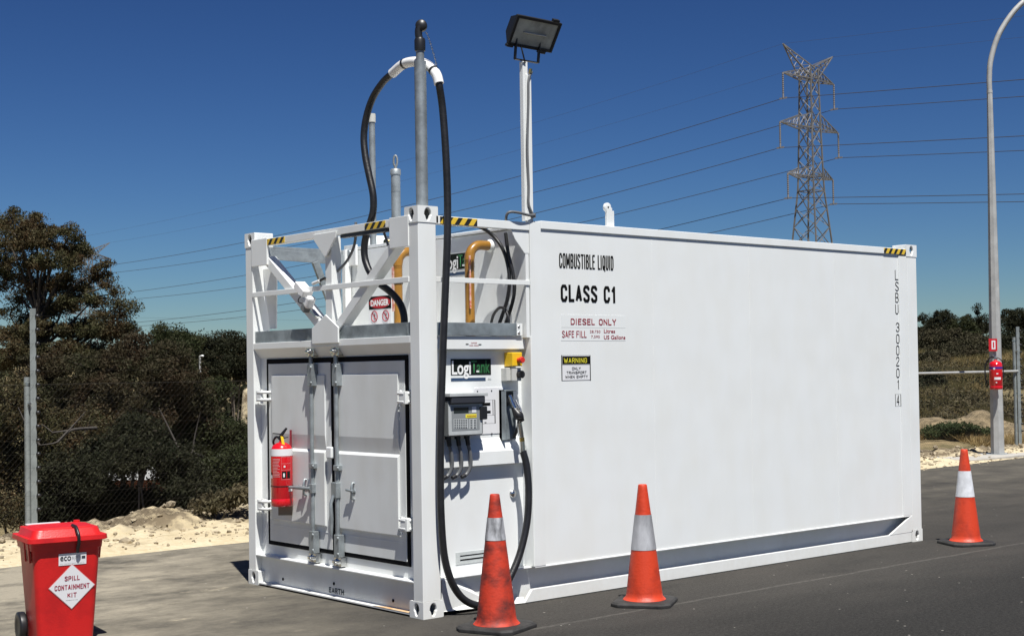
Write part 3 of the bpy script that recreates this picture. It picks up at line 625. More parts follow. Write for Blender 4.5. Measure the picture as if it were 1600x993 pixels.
# plate with flow diagram
a_, b_ = rectY(yb-0.002, 742, 604.5, 788.5, 678.5)
pl = MB().box((a_.x, yb-0.0045, a_.z), (b_.x, yb-0.0005, b_.z)).build('diagram_plate', STICK, T, bevel=0.001)
mb = MB()
for q in ((746,611),(768,610),(783,620),(783,643),(783,667),(768.5,677)): mb.lathe([(0,0.003),(0.005,0.003),(0.006,0)], PY(q[0], q[1], yb-0.0045), (0,-1,0), 8)
mb.build('plate_screw', INK, pl)
def yrect(mb, x0, y0, x1, y1, Y0, t=0.0012, mi=0):
    a_, b_ = rectY(Y0, x0, y0, x1, y1); return mb.box((a_.x, Y0-t, a_.z), (b_.x, Y0, b_.z), mi)
mb = MB()
for r_ in ((754,628.5,766,633.5),(755,641,766.5,645.5),(755,651.5,760,654.5),(757,659,760,660.3),(757,636.5,759,637.5)): yrect(mb, *r_, yb-0.0045)
for r_ in ((754,624,773.5,624.7),(773,624,773.7,661),(754,660.7,773.5,661.4),(756,648,773,648.5),(770,624,770.5,648)): yrect(mb, *r_, yb-0.0045, 0.0006)
mb.build('diagram', INK, pl)
# meter
a_, b_ = rectY(-0.01, 699.5, 624, 753, 682)
mx0, mx1, mz0, mz1 = a_.x, b_.x, a_.z, b_.z
mt = MB().prism([(mx0,-0.005,mz0),(mx0,-0.02,mz0+0.015),(mx0,-0.02,mz1),(mx0,yb-0.001,mz1),(mx0,yb-0.001,mz0)], (mx1-mx0,0,0)).build('flow_meter_housing', METERD, T, bevel=0.005)
def mrect(mb, x0, y0, x1, y1, Y0=-0.0205, t=0.002): return yrect(mb, x0, y0, x1, y1, Y0, t)
mrect(MB(), 701, 630, 752.5, 680).build('bezel', METER, mt, bevel=0.002)
mrect(MB(), 706, 632, 749, 673, -0.0226, 0.001).build('face_plate', mat('face_grey', (0.23, 0.245, 0.25), 0.5), mt)
mrect(MB(), 709, 635.5, 732, 645.5, -0.0237, 0.001).build('display', LCD, mt)
mrect(MB(), 727.5, 646, 744.5, 652.5, -0.0245, 0.001).build('yellow_sticker', YELL, mt)
text('sticker_writing', 'WARNING', PY(729.5, 651, -0.0256), SU, SV, 0.085, 0.012, REDINK, mt, 0.01)
mrect(MB(), 737.5, 634.5, 744, 644, -0.0237, 0.001).build('label_pad', STICK, mt)
mb = MB(); mk = MB()
mrect(mb, 709, 653.5, 731, 669.5, -0.0237, 0.0008); mrect(mb, 733.5, 653.5, 744.5, 669.5, -0.0237, 0.0008)
for i in range(6):
    for j in range(4): mrect(mk, 710+i*3.45, 654.6+j*3.75, 712.2+i*3.45, 656.8+j*3.75, -0.0246, 0.002)
for i in range(2):
    for j in range(4): mrect(mk, 735+i*5.5, 654.6+j*3.75, 738+i*5.5, 656.8+j*3.75, -0.0246, 0.002)
mb.build('keypad_plate', METER, mt); mk.build('key', METERD, mt, )
MB().box((mx0-0.008, -0.055, mz1+0.028), (mx1+0.022, yb-0.001, mz1+0.052)).build('rain_hood', METER, mt, bevel=0.003)
MB().box((mx0+0.01, -0.05, mz1-0.022), (mx1+0.0, yb-0.001, mz1+0.0275)).build('hood_front', mat('hood_black', (0.03, 0.032, 0.04), 0.5), mt, bevel=0.006)
a_, b_ = rectY(-0.0, 746.5, 634, 757, 655); MB().box((a_.x, -0.035, a_.z), (b_.x, 0.03, b_.z)).build('tag_reader', BLKP, mt, bevel=0.006)
# conduits under the meter
for i in range(3):
    x = mx0+0.045+i*0.085
    p = catmull([(x, 0.045, mz0+0.002), (x+0.012, 0.045, mz0-0.07), (x+0.03, 0.045, mz0-0.14), (x+0.035, 0.05, mz0-0.22), (x+0.01, 0.06, mz0-0.275), (x-0.04, 0.06, mz0-0.30)], 5)
    c = MB().tube(p, 0.0135, 12).build('conduit', mat('flexible_conduit', (0.12, 0.125, 0.13), 0.4) if i == 0 else bpy.data.materials['flexible_conduit'], T)
    MB().tube([p[0], p[5]], 0.017, 12).lathe([(0.024,0),(0.024,0.02)], (x,0.045,mz0-0.022), (0,0,1), 6).tube(p[-4:], 0.0155, 10).build('gland', BLKP, c)
B('meter_side_plate', (PDp+0.001, 0.095, 1.30), (PDp+0.045, 0.112, 1.90), METERD, 0.002)
# emergency stop and isolator
a_, b_ = rectY(0.02, 801, 550, 816, 572)
es = MB().box((a_.x, 0.02, a_.z), (b_.x, yb-0.001, b_.z)).build('emergency_stop_box', YEL, T, bevel=0.006)
cc = PY(812.5, 562, 0.0); MB().tube([(cc.x, 0.021, cc.z), (cc.x, -0.012, cc.z)], 0.016, 16).tube([(cc.x, -0.012, cc.z), (cc.x, -0.02, cc.z), (cc.x, -0.034, cc.z)], [0.024, 0.026, 0.020], 20).build('stop_button', REDB, es)
a_, b_ = rectY(0.02, 796.5, 574, 814, 595)
iso = MB().box((a_.x, 0.055, a_.z), (b_.x, yb-0.001, b_.z)).box((a_.x+0.035, 0.03, a_.z), (b_.x+0.012, 0.0545, b_.z)).build('isolator_box', mat('isolator_grey', (0.52,0.52,0.49), 0.45), T, bevel=0.004)
cc = PY(814, 584.5, 0.01); MB().tube([(cc.x, 0.03, cc.z), (cc.x, -0.004, cc.z)], 0.028, 20).box((cc.x-0.006, -0.018, cc.z-0.022), (cc.x+0.006, -0.003, cc.z+0.022)).build('isolator_knob', BLKP, iso, bevel=0.002)
# nozzle holster
a_, b_ = rectY(0.05, 789.5, 608, 807, 687)
MB().box((a_.x, 0.045, a_.z), (a_.x+0.012, yb-0.001, b_.z)).box((a_.x, 0.085, a_.z), (b_.x, yb-0.001, b_.z)).box((b_.x-0.01, 0.06, a_.z), (b_.x, 0.09, b_.z-0.12)).box((a_.x, 0.05, b_.z-0.012), (b_.x, 0.1, b_.z)).build('nozzle_holster', GALVD, T, bevel=0.003)
MB().box((a_.x+0.014, 0.075, b_.z-0.12), (b_.x-0.012, 0.084, b_.z-0.02)).build('holster_lining', BLKP, T)
# lower lid lock and vent plate
cc = PY(801, 770.5, yb); kn = MB().lathe([(0,0.02),(0.022,0.02),(0.03,0.008),(0.032,0)], cc, (0,-1,0), 20).build('access_lock', STEEL, T)
a_, b_ = rectY(yb, 712, 857, 760, 882)
lv = MB().box((a_.x, yb-0.004, a_.z), (b_.x, yb-0.0005, b_.z)).build('vent_plate', mat('plate_pale', (0.50,0.53,0.52), 0.4, 0, 0.12, 12), T)
mb = MB(); yrect(mb, 719, 864, 760, 867.3, yb-0.004, 0.001); yrect(mb, 719, 870.5, 760, 873.5, yb-0.004, 0.001); mb.build('vent_slot', INK, lv)

# --- writing on the long side
yw = 0.012; 
def sidetext(nm, body, x0, y0, x1, y1, m, bold, par=T, Y0=yw, off=0.0015, fat=0):
    """px box: left, top, right, bottom measured at the left edge"""
    a_ = PY(x0, y1, Y0); h_ = PY(x0, y0, Y0).z-a_.z; w_ = PY(x1, y1, Y0).x-a_.x
    return text(nm, body, a_, SU, SV, w_, h_, m, par, bold, off=off, fat=fat)
def sideblock(nm, body, x0, y0, x1, y1, th, m=INK, par=T):
    a_ = PY(x0, y1, yw); return block(nm, body, a_, SU, SV, PY(x1, y1, yw).x-a_.x, PY(x0, y0, yw).z-a_.z, th, m, par, (0,-1,0))
sideblock('side_lettering', 'COMBUSTIBLE LIQUID', 873.5, 395, 958, 418, 0.0115)
sideblock('side_lettering', 'CLASS C1', 876, 444, 961.5, 471, 0.0235)
st_ = MB(); yrect(st_, 876.5, 493, 977, 511.5, yw, 0.0012); yrect(st_, 876.5, 512.3, 977, 532, yw, 0.0012)
sk = st_.build('fill_sticker', mat('sticker_white', (0.735,0.755,0.745), 0.45), T)
block('red_lettering', 'DIESEL ONLY', PY(891.5, 507, yw), SU, SV, PY(962,507,yw).x-PY(891.5,507,yw).x, 0.048, 0.0085, REDINK, sk, (0,-1,0), 0.0025)
block('red_lettering', 'SAFE', PY(878, 527, yw), SU, SV, 0.122, 0.052, 0.007, REDINK, sk, (0,-1,0), 0.0025); block('red_lettering', 'FILL', PY(878, 527, yw)+Vector((0.148,0,0)), SU, SV, 0.105, 0.052, 0.007, REDINK, sk, (0,-1,0), 0.0025)
sidetext('red_lettering', '28,750', 921.5, 515.6, 938, 520.4, REDINK, 0.0, sk, yw-0.0012)
sidetext('red_lettering', '7,595', 923.5, 523.6, 937, 528.4, REDINK, 0.0, sk, yw-0.0012)
sidetext('red_lettering', 'Litres', 943.5, 514.0, 961, 520, REDINK, 0.015, sk, yw-0.0012)
sidetext('red_lettering', 'US Gallons', 943.5, 523.4, 977, 529.8, REDINK, 0.015, sk, yw-0.0012)
ws = yrect(MB(), 877.5, 554.5, 922.5, 594, yw, 0.001).build('warning_sticker', STICK, T)
yrect(MB(), 878.8, 556, 921.2, 569, yw-0.001, 0.0006).build('black_band', INK, ws)
mb = MB()
for r_ in ((877.5,554.5,922.5,555.1),(877.5,593.4,922.5,594),(877.5,554.5,878.1,594),(921.9,554.5,922.5,594),(878,569.2,922,569.9)): yrect(mb, *r_, yw-0.001, 0.0009)
mb.build('sticker_border', INK, ws)
block('yellow_lettering', 'WARNING', PY(881, 566.8, yw-0.0018), SU, SV, 0.238, 0.038, 0.0052, YELL, ws, (0,-1,0), 0.0015)
block('black_lettering', 'ONLY', PY(893.5, 577.4, yw), SU, SV, PY(907.0,577.4,yw).x-PY(893.5,577.4,yw).x, 0.021, 0.0034, INK, ws, (0,-1,0), 0.0025)
block('black_lettering', 'TRANSPORT', PY(885.0, 584.0, yw), SU, SV, PY(916.0,584.0,yw).x-PY(885.0,584.0,yw).x, 0.021, 0.0034, INK, ws, (0,-1,0), 0.0025)
block('black_lettering', 'WHEN EMPTY', PY(883.0, 590.6, yw), SU, SV, PY(918.0,590.6,yw).x-PY(883.0,590.6,yw).x, 0.021, 0.0034, INK, ws, (0,-1,0), 0.0025)
for ch, t0, t1, xx_ in (('L',190,247,141),('S',257,310,143),('B',320,377,143),('U',387,443,143),('3',492,545,147),('0',558,612,148),('0',623,678,148),('2',688,742,148),('0',755,808,149),('1',820,875,154),('4',908,966,151)):
    x0 = 1360+xx_/3.679; y0, y1 = 370+t0/3.679, 370+t1/3.679
    sideblock('container_number', ch, x0, y0, x0+(3.0 if ch == '1' else 3.8 if ch == '4' else 4.6), y1, 0.0085)
mb = MB()
for r_ in ((1399,615.3,1407.5,615.6),(1399,634,1407.5,634.3),(1399,615.3,1399.25,634.3),(1407.25,615.3,1407.5,634.3)): yrect(mb, *r_, yw, 0.0012)
mb.build('check_digit_box', INK, T)
# roof fitting
cc = PY(948, 352, 0.05)
MB().box((cc.x-0.008, 0.035, 2.852), (cc.x+0.05, 0.06, 2.852+0.15)).box((cc.x+0.03, 0.04, 2.852), (cc.x+0.075, 0.055, 2.98)).lathe([(0,-0.012),(0.036,-0.012),(0.036,0.012),(0,0.012)], (cc.x+0.005, 0.048, 3.005), (0,1,0), 20).lathe([(0,0.014),(0.008,0.014)], (cc.x+0.005,0.048,3.005), (0,-1,0), 12, 1).build('roof_lug', [WHITE, INK], T, bevel=0.003)
# --- pipes, vents in the bay
pc = PY(734, 450, 0.42)
def brown(X0, Y0, ztop):
    ce = [(X0+0.11*(1-math.cos(t)), Y0, ztop-0.11+0.11*math.sin(t)) for t in np.linspace(0, PI/2, 9)]
    o = MB().tube([(X0, Y0, 1.97)]+ce+[(1.0, Y0, ztop)], 0.037, 20).build('ochre_pipe', BROWN, T)
    MB().tube([(X0, Y0, ztop-0.135), (X0, Y0, ztop-0.128)], 0.039, 20).tube([(X0, Y0, ztop-0.12), ce[0], ce[2]], 0.0395, 20).build('pipe_weld', BROWN, o)
    MB().lathe([(0.037,0),(0.052,0),(0.050,0.015),(0.037,0.03)], (1.0,Y0,ztop), (-1,0,0), 20).build('pipe_collar', WHITE, o)
    return o
zt = PY(752, 383, 0.42).z
p1_ = brown(pc.x, 0.42, zt)
q2 = PX(622, 450, pc.x); p2_ = brown(q2.x, q2.y, zt+0.02)
MB().prism([(pc.x-0.036,0.37,2.20),(pc.x-0.026,0.37,2.20),(pc.x-0.026,0.37,2.60),(pc.x-0.036,0.37,2.60)], (0,0.012,0)).build('pipe_label', mat('orange_label', (0.62,0.14,0.06), 0.5, 0, 0, 30, c2=(0.75,0.6,0.55)), p1_)
MB().box((q2.x-0.041,q2.y+0.0,2.22), (q2.x-0.037,q2.y+0.03,2.58)).build('pipe_label', bpy.data.materials['orange_label'], p2_)
MB().tube([(q2.x,q2.y,2.44),(q2.x,q2.y,2.452)], 0.041, 20).build('pipe_clamp', BLKP, p2_)
# danger sign on the tank end
a_ = PX(577, 506, 0.999); b_ = PX(612, 463, 0.999); zt_ = PX(577, 463, 0.999).z
ds = MB().box((0.996, b_.y, a_.z-0.03), (0.9993, a_.y, zt_)).build('danger_sign', STICK, T)
MB().box((0.9945, b_.y+0.004, zt_-0.115), (0.9958, a_.y-0.004, zt_-0.004)).build('sign_header', INK, ds)
yc = (a_.y+b_.y)/2; wv = abs(a_.y-b_.y)
mb = MB(); mb.add([Vector((0.9938, yc+math.cos(t)*(wv/2-0.012), zt_-0.06+math.sin(t)*0.048)) for t in np.linspace(0, 2*PI, 33)[:-1]], [tuple(range(32))]); mb.build('red_oval', mat('sign_red', (0.42,0.01,0.02), 0.5), ds)
text('danger_lettering', 'DANGER', (0.9938, a_.y-0.035, zt_-0.088), EU, SV, wv-0.07, 0.055, PVC, ds, 0.04, (-1,0,0), 0.001)
for yy_ in (a_.y-0.085, b_.y+0.085):
    rg = MB().tube([(0.994, yy_+0.045*math.cos(t), zt_-0.175+0.045*math.sin(t)) for t in np.linspace(0, 2*PI, 25)], 0.004, 6).bar((0.994, yy_+0.03, zt_-0.145), (0.994, yy_-0.03, zt_-0.205), 0.006, 0.006).build('prohibition_ring', REDINK, ds)
    MB().bar((0.9955, yy_-0.004, zt_-0.20), (0.9955, yy_-0.004, zt_-0.155), 0.010, 0.001).build('match_symbol', INK, ds)
# cables
def cable(nm, pts, r, m, par=T, n_=6): return MB().tube(catmull(pts, n_), r, 10).build(nm, m, par)
cable('bay_cable', [PX(704,351,0.35), PX(725,351,0.55), PX(748,354,0.75), PX(768,366,0.86), PX(784,386,0.9), PX(793,412,0.93), PX(796,440,0.93), PX(792,470,0.92), PX(780,506,0.9)], 0.014, BLACK)
cable('bay_cable', [PX(790,364,0.93), PX(794,395,0.93), PX(801,425,0.94), PX(804,450,0.94), PX(800,475,0.93), PX(790,506,0.92)], 0.014, BLACK)
cable('bay_cable', [PX(767,507,0.88), PX(771,492,0.88), PX(780,481,0.88), PX(789,483,0.88), PX(794,495,0.88), PX(795,508,0.88)], 0.011, BLACK)
cable('bay_cable', [PX(556,347,0.07), PX(556,365,0.08), PX(553,385,0.09), PX(545,403,0.09), PX(534,417,0.08), PX(520,429,0.05), PX(507,436,0.02)], 0.0105, GREYC)
cable('earth_cable', [PX(598,357,0.07), PX(603,372,0.08), PX(608,388,0.09)], 0.010, GREYC)
# junction boxes on the far brace
d1v = Vector((0, -0.79, -0.56)).normalized(); n1v = Vector((0, -0.56, 0.79)).normalized()
cc = PX(474, 452, -0.01); jb = MB().obox(cc, d1v*0.075, n1v*0.028, Vector((0.045,0,0))).build('junction_box', PVC, T, bevel=0.005)
cg = PX(489,443,-0.01); MB().tube([cg, PX(500,438.5,-0.01)], 0.013, 10).build('box_gland', PVC, jb); MB().tube([PX(498,439.5,-0.01), PX(508,434,0.0)], 0.010, 10).build('cable_tail', BLACK, jb)
cc = PX(484, 472, -0.01); jb2 = MB().obox(cc, d1v*0.028, n1v*0.05, Vector((0.035,0,0))).build('earth_reel_box', PVC, T, bevel=0.018)
cc2 = PX(478, 480, -0.01); MB().obox(cc2, d1v*0.03, n1v*0.035, Vector((0.03,0,0))).build('reel_body', METERD, jb2, bevel=0.01)
cable('reel_cable', [PX(474,460,-0.03), PX(467,466,-0.03), PX(467,472,-0.03), PX(477,474,-0.03), PX(480,465,-0.03)], 0.004, BLKP)
MB().obox(PX(492,490,0.005), d1v*0.05, n1v*0.01, Vector((0.02,0,0))).build('brace_clip', STEEL, T, bevel=0.003)
# roof pipes behind
q = PX(581, 178, 1.25); vp = MB().tube([(q.x,q.y,2.82),(q.x,q.y,q.z-0.06)], 0.028, 16).build('vent_pipe', GALV, T)
MB().tube([(q.x,q.y,q.z-0.075),(q.x,q.y,q.z)], 0.034, 16).build('vent_cap', mat('pale_cap', (0.5,0.5,0.46), 0.5), vp)
q = PX(618, 264, 1.3); vp = MB().tube([(q.x,q.y,2.82),(q.x,q.y,q.z-0.04)], 0.041, 20).build('filler_pipe', GALV, T)
MB().tube([(q.x,q.y,q.z-0.05),(q.x,q.y,q.z-0.01),(q.x,q.y,q.z)], [0.047,0.047,0.038], 20).tube([(q.x,q.y,q.z-0.20),(q.x,q.y,q.z-0.195)], 0.043, 20).tube([(q.x,q.y,q.z-0.42),(q.x,q.y,q.z-0.41)], 0.043, 20).build('pipe_collar', GALV, vp)
MB().tube([(q.x+dx*0.7071,q.y-dx*0.7071,q.z+dz) for dx, dz in [(0.018*math.cos(t)*0.9, 0.07+0.048*math.sin(t)) for t in np.linspace(-PI*0.45, PI*1.45, 20)]], 0.009, 8).tube([(q.x,q.y,q.z),(q.x,q.y,q.z+0.03)], 0.013, 10).build('lifting_eye', GALV, vp)
q = PX(598, 371, 1.05); MB().lathe([(0,0.04),(0.04,0.04),(0.046,0.03),(0.046,0)], (q.x+0.06,q.y,2.825), (0,0,1), 16).build('brass_cap', BRASS, T)
q = PX(590, 340, 1.35); MB().lathe([(0,0.12),(0.10,0.12),(0.13,0.09),(0.13,0)], (q.x,q.y,2.825), (0,0,1), 20).build('roof_hatch', WHITE, T)
# main hose mast
mx_, my_ = 0.105, 0.088
mast = MB().tube([(mx_,my_,H),(mx_,my_,3.935)], 0.043, 28).build('hose_mast', GALV, T)
MB().tube([(mx_,my_,3.93),(mx_,my_,4.02)], 0.030, 20).build('mast_neck', GALV, mast)
MB().tube([(mx_,my_,4.01),(mx_,my_,4.03),(mx_,my_,4.085),(mx_,my_,4.10)], [0.038,0.04,0.04,0.034], 20).build('black_coupling', BLKP, mast)
r1 = r0
def mp(a_, z): return Vector((mx_, my_, z))+r1*a_
MB().tube(catmull([mp(0,4.09), mp(-0.008,4.12), mp(-0.008,4.16), mp(0.003,4.185)], 4), [0.034]+[0.027]*12, 16).lathe([(0,-0.024),(0.038,-0.024),(0.042,-0.015),(0.042,0.015),(0.038,0.024),(0,0.024)], mp(0.012,4.19), (-fwh), 24).build('elbow_cap', BLKP, mast)
ch = MB()
for i, t in enumerate(np.linspace(0, 1, 17)):
    p = mp(0.045+0.085*t**0.8, 4.145-0.29*t); q_ = mp(0.045+0.085*(t+0.05)**0.8, 4.145-0.29*(t+0.05))
    ch.tube([p, q_], 0.0045 if i % 2 else 0.007, 6)
ch.build('cap_chain', STEEL, mast)
# floodlight mast
q = PY(817, 345, 0.035)
fx = PY(824, 330, 0.035).x
fm = MB().box((fx-0.040, 0.015, 2.845), (fx+0.008, 0.055, 4.045)).box((fx-0.02,0.008,2.84),(fx+0.036,0.0145,3.95)).build('floodlight_mast', WHITE, T, bevel=0.003)
cable('mast_cable', [PY(831,112,-0.0), PY(826,125,-0.0), PY(825.5,160,-0.0), PY(824,230,-0.0), PY(826,290,-0.0), PY(826,318,-0.0), PY(832,334,-0.005), PY(834,338,0.0)], 0.0095, GREYC, fm)
cable('mast_cable', [PY(835,336,-0.01), PY(826,336,-0.02), PY(812,332.5,-0.03), PY(798,331,-0.02), PY(792,335,0.0), PY(790.5,344,0.02)], 0.0105, GREYC, fm)
MB().tube([PY(834,340,0.0), PY(834,333,0.0)], 0.016, 12).build('cable_gland', GREYC, fm)
MB().tube([PY(829,108,0.0), PY(828,115,0.0)], 0.013, 12).build('brass_gland', BRASS, fm)
# lamp: local frame, u along the glass, v up the glass, n outwards
gl = [PY(798,66,-0.0), PY(858,75,-0.0)]
u_ = Vector((1,0,0)); tilt = R(33); v_ = Vector((0,-math.sin(tilt),math.cos(tilt))); n_ = u_.cross(v_); 
if n_.y > 0: n_ = -n_
cen = PY(835, 53, -0.03)
W2, H2 = 0.208, 0.108
hs = MB()
f0 = [cen+u_*a*W2+v_*b*H2 for a, b in ((-1,-1),(1,-1),(1,1),(-1,1))]
k0 = [cen-n_*0.10+u_*a*W2*0.92+v_*(b*H2*0.55+0.012) for a, b in ((-1,-1),(1,-1),(1,1),(-1,1))]
m0 = [cen-n_*0.03+u_*a*W2*0.99+v_*b*H2*0.98 for a, b in ((-1,-1),(1,-1),(1,1),(-1,1))]
hs.add(f0+m0+k0, [(0,1,5,4),(1,2,6,5),(2,3,7,6),(3,0,4,7),(4,5,9,8),(5,6,10,9),(6,7,11,10),(7,4,8,11),(8,9,10,11)])
for (a, b, wu, hv) in ((0,1,W2+0.008,0.012),(0,-1,W2+0.008,0.012)): hs.obox(cen+v_*b*H2, u_*wu, v_*hv, n_*0.012)
for a in (-1, 1): hs.obox(cen+u_*a*W2, u_*0.012, v_*(H2+0.01), n_*0.0125)
hs.obox(cen+u_*W2*0.75+v_*(H2+0.02), u_*0.03, v_*0.012, n_*0.015).obox(cen+u_*W2*0.6-v_*(H2+0.018), u_*0.035, v_*0.012, n_*0.015).obox(cen-u_*W2*0.93-v_*(H2+0.014), u_*0.03, v_*0.01, n_*0.015)
hd = hs.build('floodlight', LAMPB, T, bevel=0.003)
MB().add([cen+n_*0.002+u_*a*(W2-0.012)+v_*b*(H2-0.012) for a, b in ((-1,-1),(1,-1),(1,1),(-1,1))], [(0,1,2,3)]).build('lamp_glass', LENS, hd)
MB().tube([cen+n_*0.008-u_*0.11, cen+n_*0.008+u_*0.11], 0.006, 8).build('tube_bulb', mat('bulb_white', (0.35,0.35,0.33), 0.3), hd)
zb = 4.055
yk = MB()
for a in (-0.115, 0.115): yk.bar((cen.x+a-0.03, cen.y+0.04, cen.z-0.03), (cen.x+a-0.03, 0.03, zb), 0.025, 0.008, side=(0,1,0))
yk.bar((cen.x-0.145, 0.03, zb), (cen.x+0.085, 0.03, zb), 0.025, 0.008, side=(0,1,0)); yk.build('yoke', LAMPB, hd)
cable('lamp_lead', [cen+Vector((-0.11,0.03,-0.10)), cen+Vector((-0.10,0.02,-0.16)), Vector((fx-0.02,0.01,4.03))], 0.006, BLKP, hd)

# ============================================================ HOSE (hangs on the mast)
HS = thing('fuel_hose', 'long black fuel hose looped over the galvanised mast and hanging beside the white corner post', 'hose', (0,0,0))
pts = [PY(817,704,-0.03), PY(823,728,-0.05), PY(826,768,-0.07), PY(823.5,815,-0.08), PY(813,862,-0.09), PY(799,897,-0.10), PY(783,925,-0.10), PY(764,943,-0.09), PY(742,944,-0.08), PY(722,933,-0.07), PY(706,909,-0.06), PY(695,872,-0.05),
       PY(690,820,-0.05), PY(688,750,-0.05), PY(689,650,-0.05), PY(692,550,-0.05), PY(696,450,-0.05), PY(699,370,-0.05), PY(699,300,-0.04), PY(696,230,-0.03), PY(691.5,170,-0.01), PX(686,131,0.19)]
for p in pts: p.z = max(p.z, 0.03)
SL = [PX(686,131,0.19), PX(682,117,0.19), PX(672,105,0.19), PX(657,97.5,0.19), PX(642,97,0.19), PX(628,102,0.19), PX(613,115,0.19)]
LH = [PX(613,115,0.19), PX(598,129,0.185), PX(582,154,0.18), PX(572,185,0.17), PX(568.5,215,0.16), PX(571,245,0.15), PX(577,275,0.15), PX(583,305,0.15), PX(583,330,0.15), PX(577,352,0.15), PX(570,378,0.15), PX(570,402,0.15), PX(578,425,0.15), PX(592,442,0.15), PX(609,455,0.15), PX(624,472,0.15), PX(631,492,0.15), PX(632,515,0.15)]
MB().tube(catmull(pts, 6)+catmull(SL, 4)[1:]+catmull(LH, 6)[1:], 0.0265, 16).build('rubber_hose', BLACK, HS)
sl_ = catmull(SL, 5); MB().tube(sl_, 0.036, 18).build('white_sleeve', PVC, HS)
MB().tube(sl_[7:9], 0.038, 18).tube(sl_[23:25], 0.038, 18).build('sleeve_tie', BLKP, HS)
# nozzle
nz = MB().tube(catmull([PY(796,617,0.04), PY(799,626,0.03), PY(804,637,0.01), PY(808,647,0.0)], 4), [0.014]+[0.016]*12, 14).build('nozzle_spout', STEEL, HS)
MB().tube(catmull([PY(802,636,0.02), PY(807,644,0.0), PY(812,651,-0.02), PY(816,658,-0.03)], 4), [0.018,0.02,0.024,0.028,0.032,0.034,0.036,0.036,0.034,0.03,0.026,0.022,0.02], 14).tube([PY(812,652,-0.04), PY(809,668,-0.0), PY(803,682,0.04)], [0.016,0.012,0.014], 10).build('nozzle_body', BLKP, nz)
MB().tube([PY(806,625,0.02), PY(813,638,-0.02), PY(815,650,-0.04)], 0.008, 8).build('nozzle_guard', STEEL, nz)
MB().tube([PY(811.5,660,-0.03), PY(813.5,676,-0.03), PY(815.5,686,-0.03)], [0.02,0.022,0.016], 14).tube([PY(815.5,689,-0.03), PY(816.5,706,-0.03)], [0.021,0.023], 14).build('hose_swivel', STEEL, HS)
MB().tube([PY(815.2,683,-0.03), PY(815.8,689,-0.03)], 0.020, 12).build('brass_ring', BRASS, HS)

# ============================================================ FIRE EXTINGUISHERS
def extinguisher(nm, label, r_, h_, belt, loc, rz, big=True):
    E_ = thing(nm, label, 'extinguisher', loc, rz, 'red fire extinguishers')
    prof = [(0.0,0.012),(r_*0.72,0.0),(r_*0.9,0.0),(r_,0.012),(r_,h_*0.12),(r_*0.985,h_*0.125),(r_,h_*0.13),(r_,h_*0.86),(r_*0.96,h_*0.91),(r_*0.78,h_*0.965),(r_*0.45,h_),(r_*0.22,h_*1.012),(r_*0.2,h_*1.05)]
    MB().lathe(prof, seg=36).build('cylinder', REDX, E_)
    for z0, z1, m_ in belt: MB().lathe([(r_+0.0012,h_*z0),(r_+0.0012,h_*z1)], seg=36).build('belt', m_, E_)
    MB().tube([(0,0,h_*1.03),(0,0,h_*1.09)], 0.018, 14).box((-0.02,-0.02,h_*1.06),(0.02,0.02,h_*1.11)).build('valve', BLKP if big else STEEL, E_, bevel=0.003)
    MB().tube([(0.02,0.01,h_*1.06),(-0.012,0.012,h_*1.15),(-0.045,0.012,h_*1.235)],[0.014,0.013,0.009],8).bar((0.0,0.01,h_*1.14),(0.065,0.01,h_*1.155),0.02,0.007,side=(0,1,0)).bar((0.0,0.01,h_*1.07),(-0.055,0.01,h_*1.09),0.02,0.007,side=(0,1,0)).build('lever', BLKP if big else STEEL, E_)
    if big: MB().tube(catmull([(0.01,0,h_*1.08),(0.045,0.0,h_*1.09),(0.068,-0.02,h_*1.0),(0.05,-0.07,h_*0.88),(0.03,-0.092,h_*0.7)], 6), 0.009, 10).build('discharge_hose', BLKP, E_)
    else: MB().tube(catmull([(0.02,0,h_*1.08),(0.055,-0.01,h_*1.10),(r_*0.98,-0.02,h_*0.98),(r_*1.12,-0.02,h_*0.8),(r_*1.12,-0.02,h_*0.55)], 6), 0.009, 10).tube([(r_*1.12,-0.02,h_*0.58),(r_*1.13,-0.02,h_*0.40)], [0.011,0.016], 10).build('discharge_hose', BLKP, E_)
    return E_
q = PX(441, 790, -0.045)
ex = extinguisher('fire_extinguisher', 'large red extinguisher with white band and yellow tag hanging on the white left door', 0.087, 0.50, [(0.80,0.91,STICK)], (q.x, q.y, q.z), R(139))
c_ = YAW+PI-R(139)     # front of the cylinder as seen from the yard, in its own frame
def arc(mb, r_, a0, a1, z0, z1, off=0.0012, n_=12, mi=0):
    vs = []; 
    for k in range(n_+1):
        a = a0+(a1-a0)*k/n_
        for z in (z0, z1): vs.append(((r_+off)*math.cos(a), (r_+off)*math.sin(a), z))
    return mb.add(vs, [(2*k, 2*k+2, 2*k+3, 2*k+1) for k in range(n_)], mi, True)
lab = MB()
for (z0, z1, a0, a1) in ((0.215,0.395,0.15,0.158),(0.215,0.395,1.05,1.058),(0.215,0.2165,0.15,1.05),(0.393,0.3945,0.15,1.05),(0.34,0.3415,0.15,1.05),(0.29,0.2915,0.15,1.05)): arc(lab, 0.087, c_+a0, c_+a1, z0, z1)
for i in range(13): arc(lab, 0.087, c_-0.75+random.uniform(0,0.06), c_+0.05-random.uniform(0,0.3), 0.375-i*0.0115, 0.3765-i*0.0115+0.0018)
lab.build('printed_label', mat('print_pink', (0.62,0.35,0.35), 0.5), ex)
lb2 = MB(); arc(lb2, 0.087, c_+0.20, c_+0.58, 0.225, 0.280, 0.0018); arc(lb2, 0.087, c_+0.66, c_+0.98, 0.225, 0.280, 0.0018); arc(lb2, 0.087, c_-1.0, c_-0.82, 0.24, 0.27, 0.0018); lb2.build('black_symbol_patch', LOGOB, ex)
